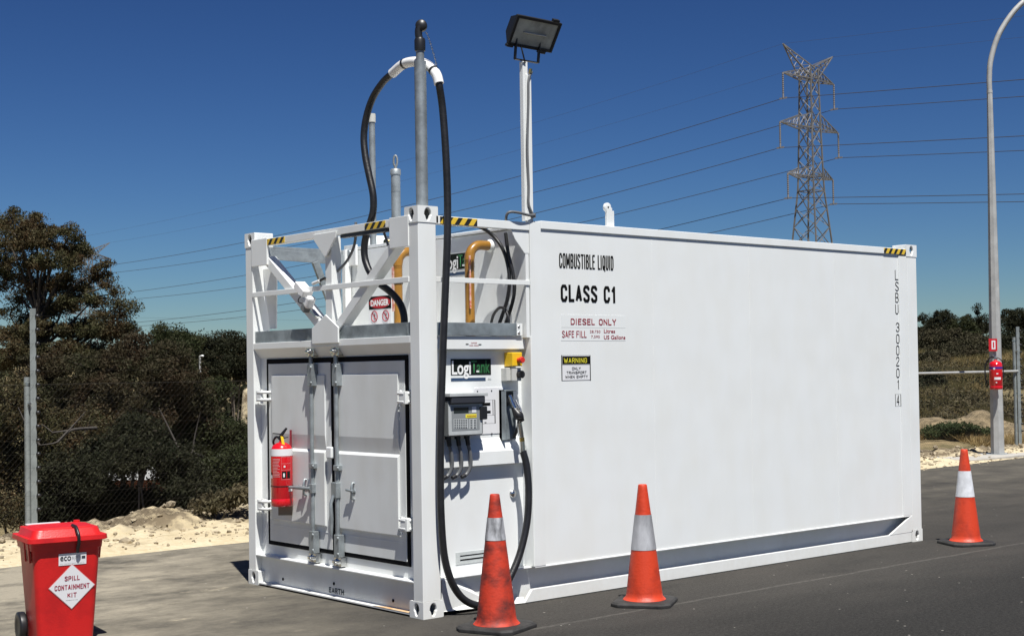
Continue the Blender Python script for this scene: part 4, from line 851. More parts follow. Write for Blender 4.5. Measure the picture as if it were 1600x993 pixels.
lb3 = MB(); arc(lb3, 0.087, c_+0.30, c_+0.44, 0.235, 0.265, 0.0024); arc(lb3, 0.087, c_-1.05, c_-0.8, 0.225, 0.25, 0.0024); arc(lb3, 0.087, c_+0.8, c_+1.3, 0.12, 0.145, 0.0024); arc(lb3, 0.087, c_+0.35, c_+0.5, 0.31, 0.325, 0.0024); lb3.build('white_symbol', STICK, ex)
MB().lathe([(0.0895,0.158),(0.0895,0.165)], seg=36).build('holding_strap', BLKP, ex)
MB().prism([(0.0,0.03,0.555),(-0.02,0.03,0.55),(-0.035,0.045,0.485),(-0.015,0.045,0.475)], (0.0,0.006,0)).build('yellow_tag', YEL, ex)
MB().box((-0.075,-0.05,0.46),(-0.06,-0.03,0.60)).build('wall_bracket', mat('bracket_dark_red',(0.2,0.02,0.03),0.4), ex)
MB().box((-0.075,-0.02,-0.075),(0.035,-0.016,0.0)).build('card_tag', TAGB, ex)

# ============================================================ CONES
def cone(label, loc, rz, m_body, m_band, h_=0.90, zb0=0.52, zb1=0.70, two=False):
    c = thing('traffic_cone', label, 'traffic cone', loc, rz, 'orange traffic cones beside the container')
    s_ = 0.22; mb = MB(); pl_ = []
    for (sx2, sy2) in ((1,1),(-1,1),(-1,-1),(1,-1)):
        for k in ((1,0) if sx2*sy2 > 0 else (0,1)):
            pl_.append((sx2*(s_-(0.06 if k == 0 else 0)), sy2*(s_-(0.06 if k == 1 else 0))))
    n8 = len(pl_)
    vs = [(x, y, 0.0) for x, y in pl_]+[(x, y, 0.022) for x, y in pl_]+[(x*0.93, y*0.93, 0.034) for x, y in pl_]+[(x*0.7, y*0.7, 0.036) for x, y in pl_]
    fs = [tuple(range(n8))]+[(L_*n8+i, L_*n8+(i+1) % n8, (L_+1)*n8+(i+1) % n8, (L_+1)*n8+i) for L_ in range(3) for i in range(n8)]+[tuple(range(3*n8, 4*n8))]
    mb.add(vs, fs).build('rubber_base', CONEB, c, bevel=0.004)
    rr = lambda z: 0.032+(0.137-0.032)*(h_-z)/(h_-0.05)
    prof = [(0.158,0.037),(0.150,0.045),(rr(0.065),0.062)]+[(rr(z), z) for z in np.linspace(0.09, h_-0.006, 26)]+[(rr(h_)-0.003,h_),(rr(h_)-0.010,h_-0.002),(rr(h_)-0.012,h_-0.06),(0.03,0.3)]
    vs = []; seg = 36
    mb = MB(); mb.lathe(prof, seg=seg)
    o = mb.build('cone_body', m_body, c)
    bnd = MB().lathe([(rr(z)+0.0022, z) for z in np.linspace(zb0, zb1, 8)], seg=seg).build('reflective_band', m_band, c)
    return c
c1 = cone('scuffed orange cone with torn grey band in front of the black hose', (0.145, -0.63, 0), R(20), CONED, BANDG, 0.90, 0.595, 0.745)
c2 = cone('orange cone with dull grey band standing midway along the white side wall', (1.54, -0.64, 0), R(34), CONEO, mat('band_dull', (0.22,0.22,0.23), 0.45, 0, 0, 5, c2=(0.52,0.53,0.55), stretch=(1,1,0.4)), 0.875, 0.40, 0.655)
c3 = cone('clean orange cone with bright white band beyond the far end of the container', (6.09, -0.46, 0), R(62), CONEO, BANDW, 0.905, 0.455, 0.70)
# tear in the near cone's top and a strip of peeled tape
MB().obox((0.0,0.0,0.045), (0.0,0,0), (0,0,0), (0,0,0))

# ============================================================ SPILL BIN
th = R(33.0)
fdir = (-fwh)                                   # towards the camera
front = Matrix.Rotation(th, 3, 'Z') @ fdir      # label face looks a little to the right of the camera
rzb = math.atan2(front.y, front.x)+PI/2         # local -Y is the front
bl = ground_at(90, 9.25)
BN = thing('spill_kit_bin', 'red two wheeled plastic bin reading SPILL CONTAINMENT KIT beside the container', 'wheelie bin', (bl.x, bl.y, 0), rzb)
def frust(mb, w0, d0, z0, w1, d1, z1, r_=0.03, y0=0, y1=0, n_=4, cap=(True, True)):
    def loop(w_, d_, z, yo):
        out = []
        for (sx2, sy2, a0) in ((1,1,0),(-1,1,PI/2),(-1,-1,PI),(1,-1,3*PI/2)):
            for k in range(n_+1):
                a = a0+PI/2*k/n_; out.append((sx2*(w_/2-r_)+r_*math.cos(a), yo+sy2*(d_/2-r_)+r_*math.sin(a), z))
        return out
    A = loop(w0, d0, z0, y0); B_ = loop(w1, d1, z1, y1); k = len(A)
    fs = [(i, (i+1) % k, k+(i+1) % k, k+i) for i in range(k)]
    mb.add(A+B_, fs, 0, True)
    if cap[0]: mb.add(A, [tuple(range(k))[::-1]])
    if cap[1]: mb.add(B_, [tuple(range(k))])
    return mb
mb = MB(); frust(mb, 0.375, 0.34, 0.03, 0.455, 0.44, 0.70, 0.045); frust(mb, 0.475, 0.465, 0.655, 0.485, 0.475, 0.705, 0.05)
for s in (-1, 1):
    mb.prism([(s*0.236,-0.10,0.70),(s*0.236,-0.16,0.70),(s*0.226,-0.15,0.57),(s*0.224,-0.11,0.57)], (s*0.012,0,0)); mb.prism([(s*0.236,0.02,0.70),(s*0.236,-0.04,0.70),(s*0.226,-0.03,0.57),(s*0.224,0.01,0.57)], (s*0.012,0,0))
mb.build('bin_body', BINR, BN, bevel=0.004)
mb = MB(); frust(mb, 0.505, 0.50, 0.706, 0.535, 0.53, 0.712, 0.05); frust(mb, 0.535, 0.53, 0.712, 0.53, 0.525, 0.742, 0.05, cap=(False, True)); frust(mb, 0.475, 0.47, 0.742, 0.44, 0.42, 0.792, 0.06); frust(mb, 0.38, 0.35, 0.792, 0.36, 0.33, 0.800, 0.05)
lid = mb.build('lid', BINR, BN, bevel=0.004)
MB().tube([(-0.20,0.27,0.77),(0.20,0.27,0.77)], 0.016, 12).build('lid_hinge', BINR, lid)
MB().tube([(0.16,0.16,0.79),(0.16,0.16,0.812)], 0.022, 12).tube([(-0.17,-0.13,0.775),(-0.17,-0.13,0.79)], 0.022, 12).build('lid_stud', BINR, lid)
MB().box((-0.18,0.17,0.798),(0.05,0.215,0.804)).build('paper_strip', STICK, lid)
MB().tube(catmull([(0.05,-0.15,0.808),(0.055,-0.22,0.80),(0.058,-0.262,0.765),(0.06,-0.275,0.735),(0.062,-0.262,0.69),(0.06,-0.245,0.655),(0.06,-0.238,0.63)], 4), 0.012, 6, smooth=True).build('strap', BLACK, BN)
tx = Vector((1,0,0)); slope = Vector((0, -0.0735, 1)).normalized(); nf = Vector((0,-1,-0.0735)).normalized()
def fz(z): return -(0.34+(0.44-0.34)*(z-0.03)/0.67)/2
def onf(x, z, off=0.002): return Vector((x, fz(z)-off, z))
s1 = MB().prism([onf(-0.06,0.545),onf(0.125,0.545),onf(0.125,0.625),onf(-0.06,0.625)], nf*0.001).build('maker_sticker', STICK, BN)
text('sticker_lettering', 'eco', onf(-0.05,0.577,0.003), tx, slope, 0.072, 0.030, INK, s1, 0.004, nf, 0.002)
text('sticker_lettering', 'spill', onf(0.028,0.579,0.003), tx, slope, 0.058, 0.034, STICKG, s1, 0.0, nf, 0.002)
MB().obox(onf(0.105,0.598,0.005), tx*0.012, slope*0.003, nf*0.0005).obox(onf(0.105,0.588,0.005), tx*0.012, slope*0.002, nf*0.0005).build('sticker_mark', INK, s1)
text('sticker_lettering', 'SPILL CONTROL SAFETY PRODUCTS', onf(-0.05,0.554,0.003), tx, slope, 0.16, 0.007, STICKG, s1, 0.0, nf, 0.002)
dc = onf(0.03, 0.395, 0.0); rd = 0.157
dm = MB().prism([dc+nf*0.002+tx*a*rd+slope*b*rd for a, b in ((-1,0),(0,-1),(1,0),(0,1))], nf*0.0012).build('diamond_sign', mat('sign_border', (0.62,0.25,0.25), 0.4), BN)
MB().prism([dc+nf*0.0034+tx*a*(rd-0.006)+slope*b*(rd-0.006) for a, b in ((-1,0),(0,-1),(1,0),(0,1))], nf*0.0012).build('diamond_face', STICK, dm)
DR = mat('dull_crimson_ink', (0.32,0.03,0.06), 0.5)
block('diamond_lettering', 'SPILL', dc+tx*-0.050+slope*0.043, tx, slope, 0.100, 0.032, 0.0058, DR, dm, nf, 0.0055)
block('diamond_lettering', 'CONTAINMENT', dc+tx*-0.116+slope*-0.018, tx, slope, 0.232, 0.034, 0.0055, DR, dm, nf, 0.0055)
block('diamond_lettering', 'KIT', dc+tx*-0.03+slope*-0.073, tx, slope, 0.06, 0.032, 0.0058, DR, dm, nf, 0.0055)
text('diamond_lettering', 'emergency use only', dc+tx*-0.04+slope*-0.095, tx, slope, 0.08, 0.006, INK, dm, 0.0, nf, 0.0055)
BN.scale = (0.95, 0.95, 0.945)
for s in (-1, 1): MB().lathe([(0,-0.02),(0.05,-0.02),(0.06,-0.024),(0.098,-0.022),(0.10,-0.012),(0.10,0.012),(0.098,0.022),(0.06,0.024),(0.05,0.02),(0,0.02)], (s*0.222,0.17,0.10), (1,0,0), 32).build('wheel', BLKP, BN)
MB().tube([(-0.24,0.17,0.10),(0.24,0.17,0.10)], 0.01, 8).build('axle', STEEL, BN)

# ============================================================ STREET LAMP AND ITS EXTINGUISHER
g_ = ground_at(1555, 26.0); LP = thing('street_lamp', 'tall grey tapered street lamp with curved arm standing on concrete footing', 'street lamp', (g_.x, g_.y, 0.04))
CONP = mat('galvanised_column', (0.40,0.40,0.385), 0.55, 0.15, 0.14, 4, 0.05, 30)
MB().tube([(0,0,0.0),(0,0,2.3),(0,0,6.75)], [0.125,0.108,0.052], 8, smooth=False).build('column', CONP, LP)
arm = [Vector((0,0,6.7)), Vector((0,0,7.0)), Vector((0,0,7.35))+r0*0.04, Vector((0,0,7.85))+r0*0.22, Vector((0,0,8.35))+r0*0.6, Vector((0,0,8.65))+r0*1.1, Vector((0,0,8.75))+r0*1.7]
am_ = MB().tube(catmull(arm, 5), 0.05, 12).tube([(0,0,6.71),(0,0,6.76)], 0.055, 12).build('outreach_arm', CONP, LP)
MB().obox(Vector((0,0,8.74))+r0*2.0, r0*0.35, Vector((0,0,0.06)), fwh*0.12).build('lamp_head', METER, LP, bevel=0.03)
MB().box((-0.2,-0.2,-0.02),(0.2,0.2,0.012)).build('base_plate', GALVD, LP, bevel=0.004)
sg = thing('extinguisher_sign', 'small red sign with white extinguisher pictogram fixed on the street lamp column', 'sign', (0,0,0))
cc = PD(1551.5, 538.5, 25.86)
MB().obox(cc, r0*0.078, Vector((0,0,0.115)), fwh*0.004).build('red_panel', mat('sign_bright_red', (0.5,0.012,0.02), 0.4), sg)
MB().obox(cc+r0*0.008-fwh*0.006, r0*0.035, Vector((0,0,0.08)), fwh*0.001).build('white_panel', STICK, sg)
MB().obox(cc+r0*0.008-fwh*0.008, r0*0.012, Vector((0,0,0.055)), fwh*0.001).build('pictogram', bpy.data.materials['sign_bright_red'], sg)
q = PD(1556.5, 608, 25.72)
e2 = extinguisher('fire_extinguisher', 'small red extinguisher with blue band hanging on the street lamp column', 0.118, 0.52, [(0.72,0.80,mat('blue_band', (0.05,0.02,0.22), 0.4))], (q.x, q.y, q.z), R(-40), False)
c2a = YAW+PI-R(-40)
for a_ in ((-0.55,0.5,0.18,0.225),(-0.25,0.05,0.28,0.30),(-0.7,-0.4,0.365,0.40),(-0.35,-0.15,0.12,0.14)): arc(MB(), 0.118, c2a+a_[0], c2a+a_[1], a_[2], a_[3]).build('printed_label', STICK, e2)
MB().tube(catmull([-r0*0.02+Vector((0,0,0.58)), -r0*0.10+Vector((0,0,0.585)), -r0*0.19+Vector((0,0,0.45)), -r0*0.20+Vector((0,0,0.25)), -r0*0.17+Vector((0,0,0.1))], 5), 0.012, 8).build('side_hose', BLKP, e2)
e2.children[-1].rotation_euler = (0,0,-R(-40))

# ============================================================ FENCE
FN = thing('chain_link_fence', 'galvanised chain link security fence along the sandy verge behind the container', 'fence', (0,0,0))
fy = lambda x: 6.72+0.022*(x+0.3)
WIRE = mat('fence_wire', (0.035,0.032,0.028), 0.8, 0.0, spec=0.1)
POSTM = mat('galvanised_post', (0.25,0.275,0.27), 0.5, 0.3, 0.15, 6)
RAILM = mat('pale_rail', (0.50,0.50,0.48), 0.4, 0.3, 0.1, 6)
mb = MB(); pitch = 0.062; hgt = 1.66; x = -7.0
V = []; F = []
def wire(p, q, r_):
    d = (q-p).normalized(); a = d.cross(Vector((0,1,0))).normalized()*r_; b = Vector((0,r_,0)); i = len(V)
    V.extend([p+a, p-a*0.5+b, p-a*0.5-b, q+a, q-a*0.5+b, q-a*0.5-b]); F.extend([(i,i+1,i+4,i+3),(i+1,i+2,i+5,i+4),(i+2,i,i+3,i+5)])
x = -9.0
while x < 24:
    for s in (-1, 1):
        xe = x+s*hgt*0.95
        wire(Vector((x, fy(x), 0.02)), Vector((xe, fy(xe), hgt)), 0.0008)
    x += pitch
mb.add(V, F); mb.build('wire_mesh', WIRE, FN)
px_posts = [PZ(50, 838).x]
postx = []
lp = None
for d in np.linspace(12, 17, 60):
    g2 = ground_at(48, d)
    if abs(g2.y-fy(g2.x)) < 0.06: lp = g2.x
rp = None
for d in np.linspace(24, 32, 200):
    g2 = ground_at(1583, d)
    if abs(g2.y-fy(g2.x)) < 0.06: rp = g2.x
if lp is None: lp = 0.3
if rp is None: rp = 20.0
def secpost(x, pipe_h):
    y = fy(x)
    p = MB().bar((x,y-0.05,-0.15),(x,y-0.05,2.46), 0.062, 0.012, side=r0).bar((x,y-0.02,-0.15),(x,y-0.02,2.46),0.012,0.05,side=r0).build('security_post', POSTM, FN)
    q = MB().tube([Vector((x,y-0.02,-0.15))-r0*0.055, Vector((x,y-0.02,pipe_h))-r0*0.055], 0.032, 14).build('pipe_post', POSTM, FN)
    MB().tube([Vector((x,y-0.02,pipe_h-0.09))-r0*0.055, Vector((x,y-0.02,pipe_h-0.06))-r0*0.055], 0.036, 14).tube([Vector((x,y-0.06,pipe_h-0.28))-r0*0.0555, Vector((x,y-0.10,pipe_h-0.28))-r0*0.0555], 0.014, 10).build('clamp', STEEL, q)
    for i in range(15):
        z = 0.35+i*0.145
        MB().lathe([(0.0,-0.02),(0.02,-0.018),(0.026,0),(0.02,0.018),(0,0.02)], Vector((x,y-0.055,z))+r0*0.045, (0,0,1), 8).build('insulator', BLKP, p)
secpost(lp, 1.74); secpost(rp, 2.25)
for xx_ in (lp-6, (lp*2+rp)/3, (lp+2*rp)/3): secpost(xx_, 1.74)
for i in range(15):
    z = 0.35+i*0.145
    MB().tube([(lp-6, fy(lp-6)-0.06, z), (24, fy(24)-0.06, z)], 0.0009, 4).build('strand_wire', WIRE, FN)
MB().tube([(rp-9.0, fy(rp-9)-0.03, 1.56), (rp, fy(rp)-0.03, 1.56)], 0.024, 12).build('brace_rail', RAILM, FN)
MB().tube([(rp, fy(rp)-0.03, 1.56), (24, fy(24)-0.03, 1.56)], 0.010, 8).tube([(-9, fy(-9), 1.66), (24, fy(24), 1.66)], 0.0018, 6).build('tension_wire', WIRE, FN)
# white marker cloth tied on the mesh base
# ============================================================ PYLONS AND LINES
PYM = mat('pylon_steel', (0.17,0.165,0.16), 0.6, 0.3, 0.2, 0.5)
INSM = mat('glass_insulator', (0.22,0.21,0.21), 0.4)
WIREP = mat('conductor_wire', (0.045,0.045,0.055), 0.6)
def flat(p): return Vector((p.x, p.y, 0))
PN = ground_at(1272, 182, 0.0); PF = ground_at(137, 320, -10.0)
ld = flat(PF-PN).normalized(); ad = Vector((ld.y, -ld.x, 0))            # across the line
if ad.dot(r0) < 0: ad = -ad
ARMS = [(39.2, 5.85, 3.3), (32.8, 6.7, 3.3), (26.4, 5.2, 3.2)]
def pylon(label, base):
    P0 = thing('transmission_pylon', label, 'pylon', base, 0, 'steel lattice pylons')
    wz = [(0,6.6),(17.5,3.7),(24.5,2.45),(26.4,2.3),(32.8,2.0),(39.2,1.75),(40.5,1.7)]
    hw = lambda z: float(np.interp(z, [a for a, b in wz], [b for a, b in wz]))/2
    cor = lambda z, i: ad*hw(z)*((1,-1,-1,1)[i])+ld*hw(z)*((1,1,-1,-1)[i])+Vector((0,0,z))
    mb = MB()
    for i in range(4):
        for k in range(len(wz)-1): mb.bar(cor(wz[k][0], i), cor(wz[k+1][0], i), 0.17, 0.17, side=ad)
    zs = [0,5,9.5,13.5,17.0,19.8,22.2,24.5,26.4,28.5,30.6,32.8,34.9,37.0,39.2,40.5]
    for k in range(len(zs)-1):
        for i in range(4):
            j = (i+1) % 4
            mb.bar(cor(zs[k], i), cor(zs[k+1], j), 0.09, 0.09, side=(0.3,0.2,1)); mb.bar(cor(zs[k], j), cor(zs[k+1], i), 0.09, 0.09, side=(0.3,0.2,1))
            if k in (4,7,8,11,14): mb.bar(cor(zs[k], i), cor(zs[k], j), 0.12, 0.12, side=(0,0,1))
    mb.build('lattice_body', PYM, P0)
    for (z, L, ins) in ARMS:
        for s in (-1, 1):
            tip = ad*s*L+Vector((0,0,z)); a1 = MB()
            h1 = 1.7 if L > 6 else 1.2
            ends = [ad*s*hw(z)+ld*t*hw(z)+Vector((0,0,z-0.2)) for t in (1,-1)]; tops = [ad*s*hw(z+h1)+ld*t*hw(z+h1)+Vector((0,0,z+h1)) for t in (1,-1)]
            for q in ends: a1.bar(q, tip, 0.13, 0.13, side=(0,0,1))
            for q in tops: a1.bar(q, tip, 0.12, 0.12, side=(0,0,1))
            for f in (0.2,0.4,0.6,0.8):
                for e_, t_ in zip(ends, tops): a1.bar(e_.lerp(tip, f), t_.lerp(tip, f), 0.07, 0.07, side=(0.5,0.5,0)); a1.bar(e_.lerp(tip, f), t_.lerp(tip, f-0.2), 0.07, 0.07, side=(0.5,0.5,0))
                a1.bar(ends[0].lerp(tip, f), ends[1].lerp(tip, f-0.2), 0.07, 0.07, side=(0,0,1))
            a1.build('cross_arm', PYM, P0)
            s1 = MB().tube([tip, tip-Vector((0,0,ins))], 0.11, 8)
            for k in range(10): s1.lathe([(0.05,0),(0.15,0.03),(0.05,0.1)], tip-Vector((0,0,0.3+k*0.26)), (0,0,1), 8)
            s1.obox(tip-Vector((0,0,ins)), ld*0.55, ad*0.06, Vector((0,0,0.10))); s1.build('insulator_string', INSM, P0)
    for s in (-1, 1):
        tip = ad*s*5.7+Vector((0,0,42.9)); a1 = MB()
        r_ = [ad*s*hw(39.2)+ld*t*hw(39.2)+Vector((0,0,39.2)) for t in (1,-1)]; t2 = [ad*(-s)*0.2+ld*t*0.8+Vector((0,0,40.5)) for t in (1,-1)]
        for q in r_+t2: a1.bar(q, tip, 0.13, 0.13, side=(0,0,1))
        for f in (0.15,0.35,0.55,0.75):
            for e_, t_ in zip(r_, t2): a1.bar(e_.lerp(tip, f), t_.lerp(tip, f), 0.07, 0.07, side=(0.5,0.5,0)); a1.bar(e_.lerp(tip, f), t_.lerp(tip, max(f-0.2, 0)), 0.07, 0.07, side=(0.5,0.5,0))
        a1.build('earth_wire_horn', PYM, P0)
    return P0
pn = pylon('tall lattice pylon standing clear against blue sky above the container roof', PN)
pf = copy_tree(pn); pf.location = PF; pf['label'] = 'distant pylon mostly hidden by the tall gum tree, one arm tip showing'
vec = PN-PF; PR = PN+flat(vec); PR.z = -13.0
pos = {'upper': (39.2,5.85,3.3), 'middle': (32.8,6.7,3.3), 'lower': (26.4,5.2,3.2)}
for nm_, (z, L, ins) in pos.items():
    for s, sn in ((-1,'nearer'),(1,'farther')):
        pt = lambda base: base+ad*s*L+Vector((0,0,z-ins))
        p = []
        for A_, B_, S_ in ((PF, PN, 3.0), (PN, PR, 1.0)):
            for t in np.linspace(0, 1, 41)[(0 if A_ is PF else 1):]:
                q = pt(A_).lerp(pt(B_), t); q.z -= 4*S_*t*(1-t); p.append(q)
        tag(MB().tube(p, 0.042, 5, cap=False).build('power_line', WIREP), f'dark power line hung from the {sn} end of the {nm_} pylon arm', 'power line', 'power lines between the pylons')
for s, sn in ((-1,'left'),(1,'right')):
    p = []
    for A_, B_, S_ in ((PF, PN, 2.4), (PN, PR, 0.8)):
        for t in np.linspace(0, 1, 41)[(0 if A_ is PF else 1):]:
            q = (A_+ad*s*5.7+Vector((0,0,42.9))).lerp(B_+ad*s*5.7+Vector((0,0,42.9)), t); q.z -= 4*S_*t*(1-t); p.append(q)
    tag(MB().tube(p, 0.013, 5, cap=False).build('earth_wire', WIREP), f'very thin faint wire strung from the {sn} topmost horn of the pylon', 'power line', 'power lines between the pylons')

# ============================================================ TREES AND SHRUBS
def leafmat(name, ca, cb, cc_, trans=0.25, sc1=1.5):
    m = bpy.data.materials.new(name); m.use_nodes = True; n = m.node_tree.nodes; l = m.node_tree.links; b = n['Principled BSDF']
    b.inputs['Roughness'].default_value = 0.7; b.inputs['Specular IOR Level'].default_value = 0.12
    ge = n.new('ShaderNodeNewGeometry'); tc = n.new('ShaderNodeTexCoord')
    f = noise(n, l, tc.outputs['Object'], sc1, 3, 0.6, lo=0.38, hi=0.62)
    c = ramp_between(n, l, f, ca, cb); rp_ = mth(n, l, 'POWER', ge.outputs['Random Per Island'], 2.2)
    c = ramp_between(n, l, rp_, c, cc_); l.new(c, b.inputs['Base Color'])
    tr = n.new('ShaderNodeBsdfTranslucent'); l.new(c, tr.inputs[0]); mx = n.new('ShaderNodeMixShader'); mx.inputs[0].default_value = trans
    l.new(b.outputs[0], mx.inputs[1]); l.new(tr.outputs[0], mx.inputs[2]); l.new(mx.outputs[0], n['Material Output'].inputs[0])
    return m
L_GUM = leafmat('gum_leaves', (0.040,0.043,0.015), (0.066,0.036,0.017), (0.11,0.10,0.055), 0.25, 2.2)
L_BRN = leafmat('brownish_leaves', (0.024,0.028,0.011), (0.046,0.028,0.015), (0.075,0.065,0.04))
L_GRN = leafmat('green_leaves', (0.020,0.030,0.010), (0.034,0.036,0.014), (0.06,0.065,0.032))
L_DRK = leafmat('dark_leaves', (0.011,0.015,0.007), (0.022,0.022,0.011), (0.045,0.045,0.025))
L_HIL = leafmat('hill_scrub_leaves', (0.028,0.030,0.014), (0.060,0.046,0.026), (0.09,0.08,0.05), 0.2, 0.35)
L_DRY = leafmat('dry_scrub_leaves', (0.060,0.055,0.028), (0.10,0.08,0.045), (0.15,0.125,0.075))
BARK = mat('grey_bark', (0.14,0.115,0.09), 0.9, 0, 0.35, 3, 0.5, 12)
BARKD = mat('dark_bark', (0.05,0.04,0.03), 0.9, 0, 0.3, 3, 0.5, 12)
def leafmesh(name, C_, size, mat_, parent, droop=0.4, aspect=2.6):
    n_ = len(C_); d = rng.normal(size=(n_,3)); d[:,2] -= droop; d /= np.linalg.norm(d, axis=1, keepdims=True)
    s = rng.normal(size=(n_,3)); s -= (s*d).sum(1, keepdims=True)*d; s /= np.linalg.norm(s, axis=1, keepdims=True)
    sz = size*rng.uniform(0.6, 1.35, (n_,1)); a = d*sz; b = s*sz/aspect
    V_ = np.stack([C_-a, C_+b, C_+a, C_-b], 1).reshape(-1,3)
    me = bpy.data.meshes.new(name); me.vertices.add(4*n_); me.vertices.foreach_set('co', V_.ravel().astype(np.float32))
    me.loops.add(4*n_); me.loops.foreach_set('vertex_index', np.arange(4*n_, dtype=np.int32))
    me.polygons.add(n_); me.polygons.foreach_set('loop_start', np.arange(0, 4*n_, 4, dtype=np.int32)); me.polygons.foreach_set('loop_total', np.full(n_, 4, dtype=np.int32))
    me.materials.append(mat_); me.update(); me.validate()
    o = bpy.data.objects.new(name, me); col.objects.link(o); o.parent = parent; return o
def plant(name, label, cat, group, loc, lobes, nleaf, size, lm, bark=BARK, clump=0.28, trunk_r=0.12, droop=0.4, twigs=True, lean=(0,0), clumpfill=70, hollow=0.55, forkf=0.32):
    """lobes: (dx, dy(depth), z, rx, rz) in metres; dx along the picture's right"""
    T_ = thing(name, label, cat, loc, 0, group)
    vols = np.array([l_[3]**2*l_[4] for l_ in lobes]); vols = vols**0.75/np.sum(vols**0.75)
    ncl = max(6, nleaf//clumpfill); C_ = []; wood = MB(); tops = max(l_[2] for l_ in lobes)
    base = Vector((0,0,-0.3)); fork = Vector((r0.x*lean[0], r0.y*lean[0], tops*forkf))
    if trunk_r: wood.tube(catmull([base, base.lerp(fork, 0.5)+r0*0.05*tops*random.uniform(-1,1)*0.3, fork], 4), [trunk_r*(1.15-0.4*i/8) for i in range(9)], 8)
    for (dx, dy, z, rx, rz_), f_ in zip(lobes, vols):
        c = r0*dx+fwh*dy+Vector((0,0,z))
        if trunk_r:
            midp = fork.lerp(c, 0.5)+Vector(rng.normal(size=3))*0.12*rx
            st0 = fork-Vector((0,0,0.2))
            if c.z < fork.z+0.3: st0 = base.lerp(fork, min(0.95, max(0.3, (c.z-0.9)/max(fork.z, 0.1)))); midp = st0.lerp(c, 0.5)+Vector((0,0,-0.08))
            wood.tube(catmull([st0, midp, c-Vector((0,0,rz_*0.25))], 4), [trunk_r*0.36*(1-0.75*i/8) for i in range(9)], 6)
        k = max(3, int(ncl*f_))
        for _ in range(k):
            v = rng.normal(size=3); v /= np.linalg.norm(v); rr_ = rng.uniform(hollow, 1.0)**0.6
            if v[2] < -0.5: v[2] *= 0.5
            p = Vector((c.x+v[0]*rx*rr_, c.y+v[1]*rx*rr_, c.z+v[2]*rz_*rr_))
            if trunk_r and twigs and rng.random() < 0.5:
                q = c.lerp(p, 0.5)+Vector(rng.normal(size=3))*0.06*rx
                wood.tube([c.lerp(p, 0.0)-Vector((0,0,rz_*0.2)), q, p], [trunk_r*0.16+0.006, trunk_r*0.10+0.004, 0.004], 4)
            cr_ = clump*rng.uniform(0.6, 1.5); nn_ = max(8, int(clumpfill*rng.uniform(0.5, 1.5)))
            pts_ = rng.normal(size=(nn_,3)); pts_ /= np.linalg.norm(pts_, axis=1, keepdims=True); pts_ *= rng.uniform(0, 1, (nn_,1))**0.38; pts_ *= np.array([cr_,cr_,cr_*0.7])*rng.uniform(0.7, 1.25, 3); C_.append(pts_+np.array(p))
    leafmesh('foliage', np.concatenate(C_), size, lm, T_, droop)
    if trunk_r: wood.build('trunk', bark, T_)
    return T_
def zpx(y, x, d): hz = 578.8+(838-x)*math.tan(0.01576); return 1.7218-(y-hz)/FPX*d
def P_lobes(xc, d, ells, base_z):
    """ells in photo pixels (x, y, rx, ry, ddepth) turned to metres at distance d"""
    out = []
    for e_ in ells:
        x, y, rx, ry = e_[:4]; dd = e_[4] if len(e_) > 4 else 0
        s = d/FPX; out.append(((x-xc)*s, dd, zpx(y, x, d)-base_z, rx*s, ry*s))
    return out
LOW = -3.6
def tree_px(name, label, cat, group, xc, d, ells, base_z, nleaf, size, lm, **k):
    return plant(name, label, cat, group, ground_at(xc, d, base_z), P_lobes(xc, d, ells, base_z), nleaf, size, lm, **k)
G1 = 'trees beyond the fence on the left'
tree_px('gum_tree', 'tall gum tree with brownish olive crown at the left edge, highest of the trees', 'tree', G1, 62, 27, [(11,335,16,13,0.4),(-6,347,18,20,0.3),(2,560,40,30,0.2),(60,448,30,16,0.1),(150,515,44,20,0.1),(195,512,24,13,0.1),(178,455,12,10,0.1),(100,440,26,18,0.1),(59,348,22,17,0),(80,356,18,14,0.2),(109,366,17,16,0),(44,374,30,24,-0.3),(17,377,26,26,0.5),(77,378,28,22,-0.2),(132,390,16,18,0),(107,392,24,20,0.3),(122,413,24,18,-0.3),(157,418,14,13,0),(145,434,22,15,0.2),(165,446,14,9,0),(84,412,26,16,-0.5),(46,412,32,18,0),(29,432,17,9,0.3),(119,450,22,14,0.2),(142,468,26,17,0),(107,473,26,18,-0.2),(77,484,24,15,0.2),(184,476,14,11,0),(194,488,12,9,0.1),(207,478,4,4,0),(168,492,20,11,0),(6,462,11,9,0.6),(22,469,14,5,0.6),(0,488,14,11,0.5),(34,492,16,7,0.3),(-25,420,28,60,1.2),(20,520,45,20,0.4),(70,515,50,20,0),(128,515,45,20,0.2),(178,520,26,16,0.2),(40,550,60,26,0),(120,548,60,24,0)], LOW, 120000, 0.026, L_GUM, clump=0.17, trunk_r=0.11, hollow=0.0, clumpfill=170, bark=BARKD, forkf=0.78)
tree_px('gum_tree', 'bushy olive gum tree right of the tall gum behind the fence', 'tree', G1, 185, 25, [(150,585,60,45,0),(215,565,48,42,0.4),(262,595,55,52,0),(200,640,75,60,-0.5),(120,650,65,60,0),(60,600,60,50,0.3),(285,640,42,52,0.5),(248,552,36,26,0.4),(20,640,50,60,0.6),(180,555,30,24,0.2)], LOW, 120000, 0.027, L_BRN, clump=0.20, trunk_r=0.13, hollow=0.0, clumpfill=230, bark=BARKD)
tree_px('gum_tree', 'rounded dark green tree rising behind the bushy gum', 'tree', G1, 268, 48, [(262,530,26,26,0),(285,535,22,24,0.5),(262,562,42,30,0)], LOW, 30000, 0.05, L_GRN, hollow=0.0, clumpfill=150, clump=0.34, trunk_r=0.15)
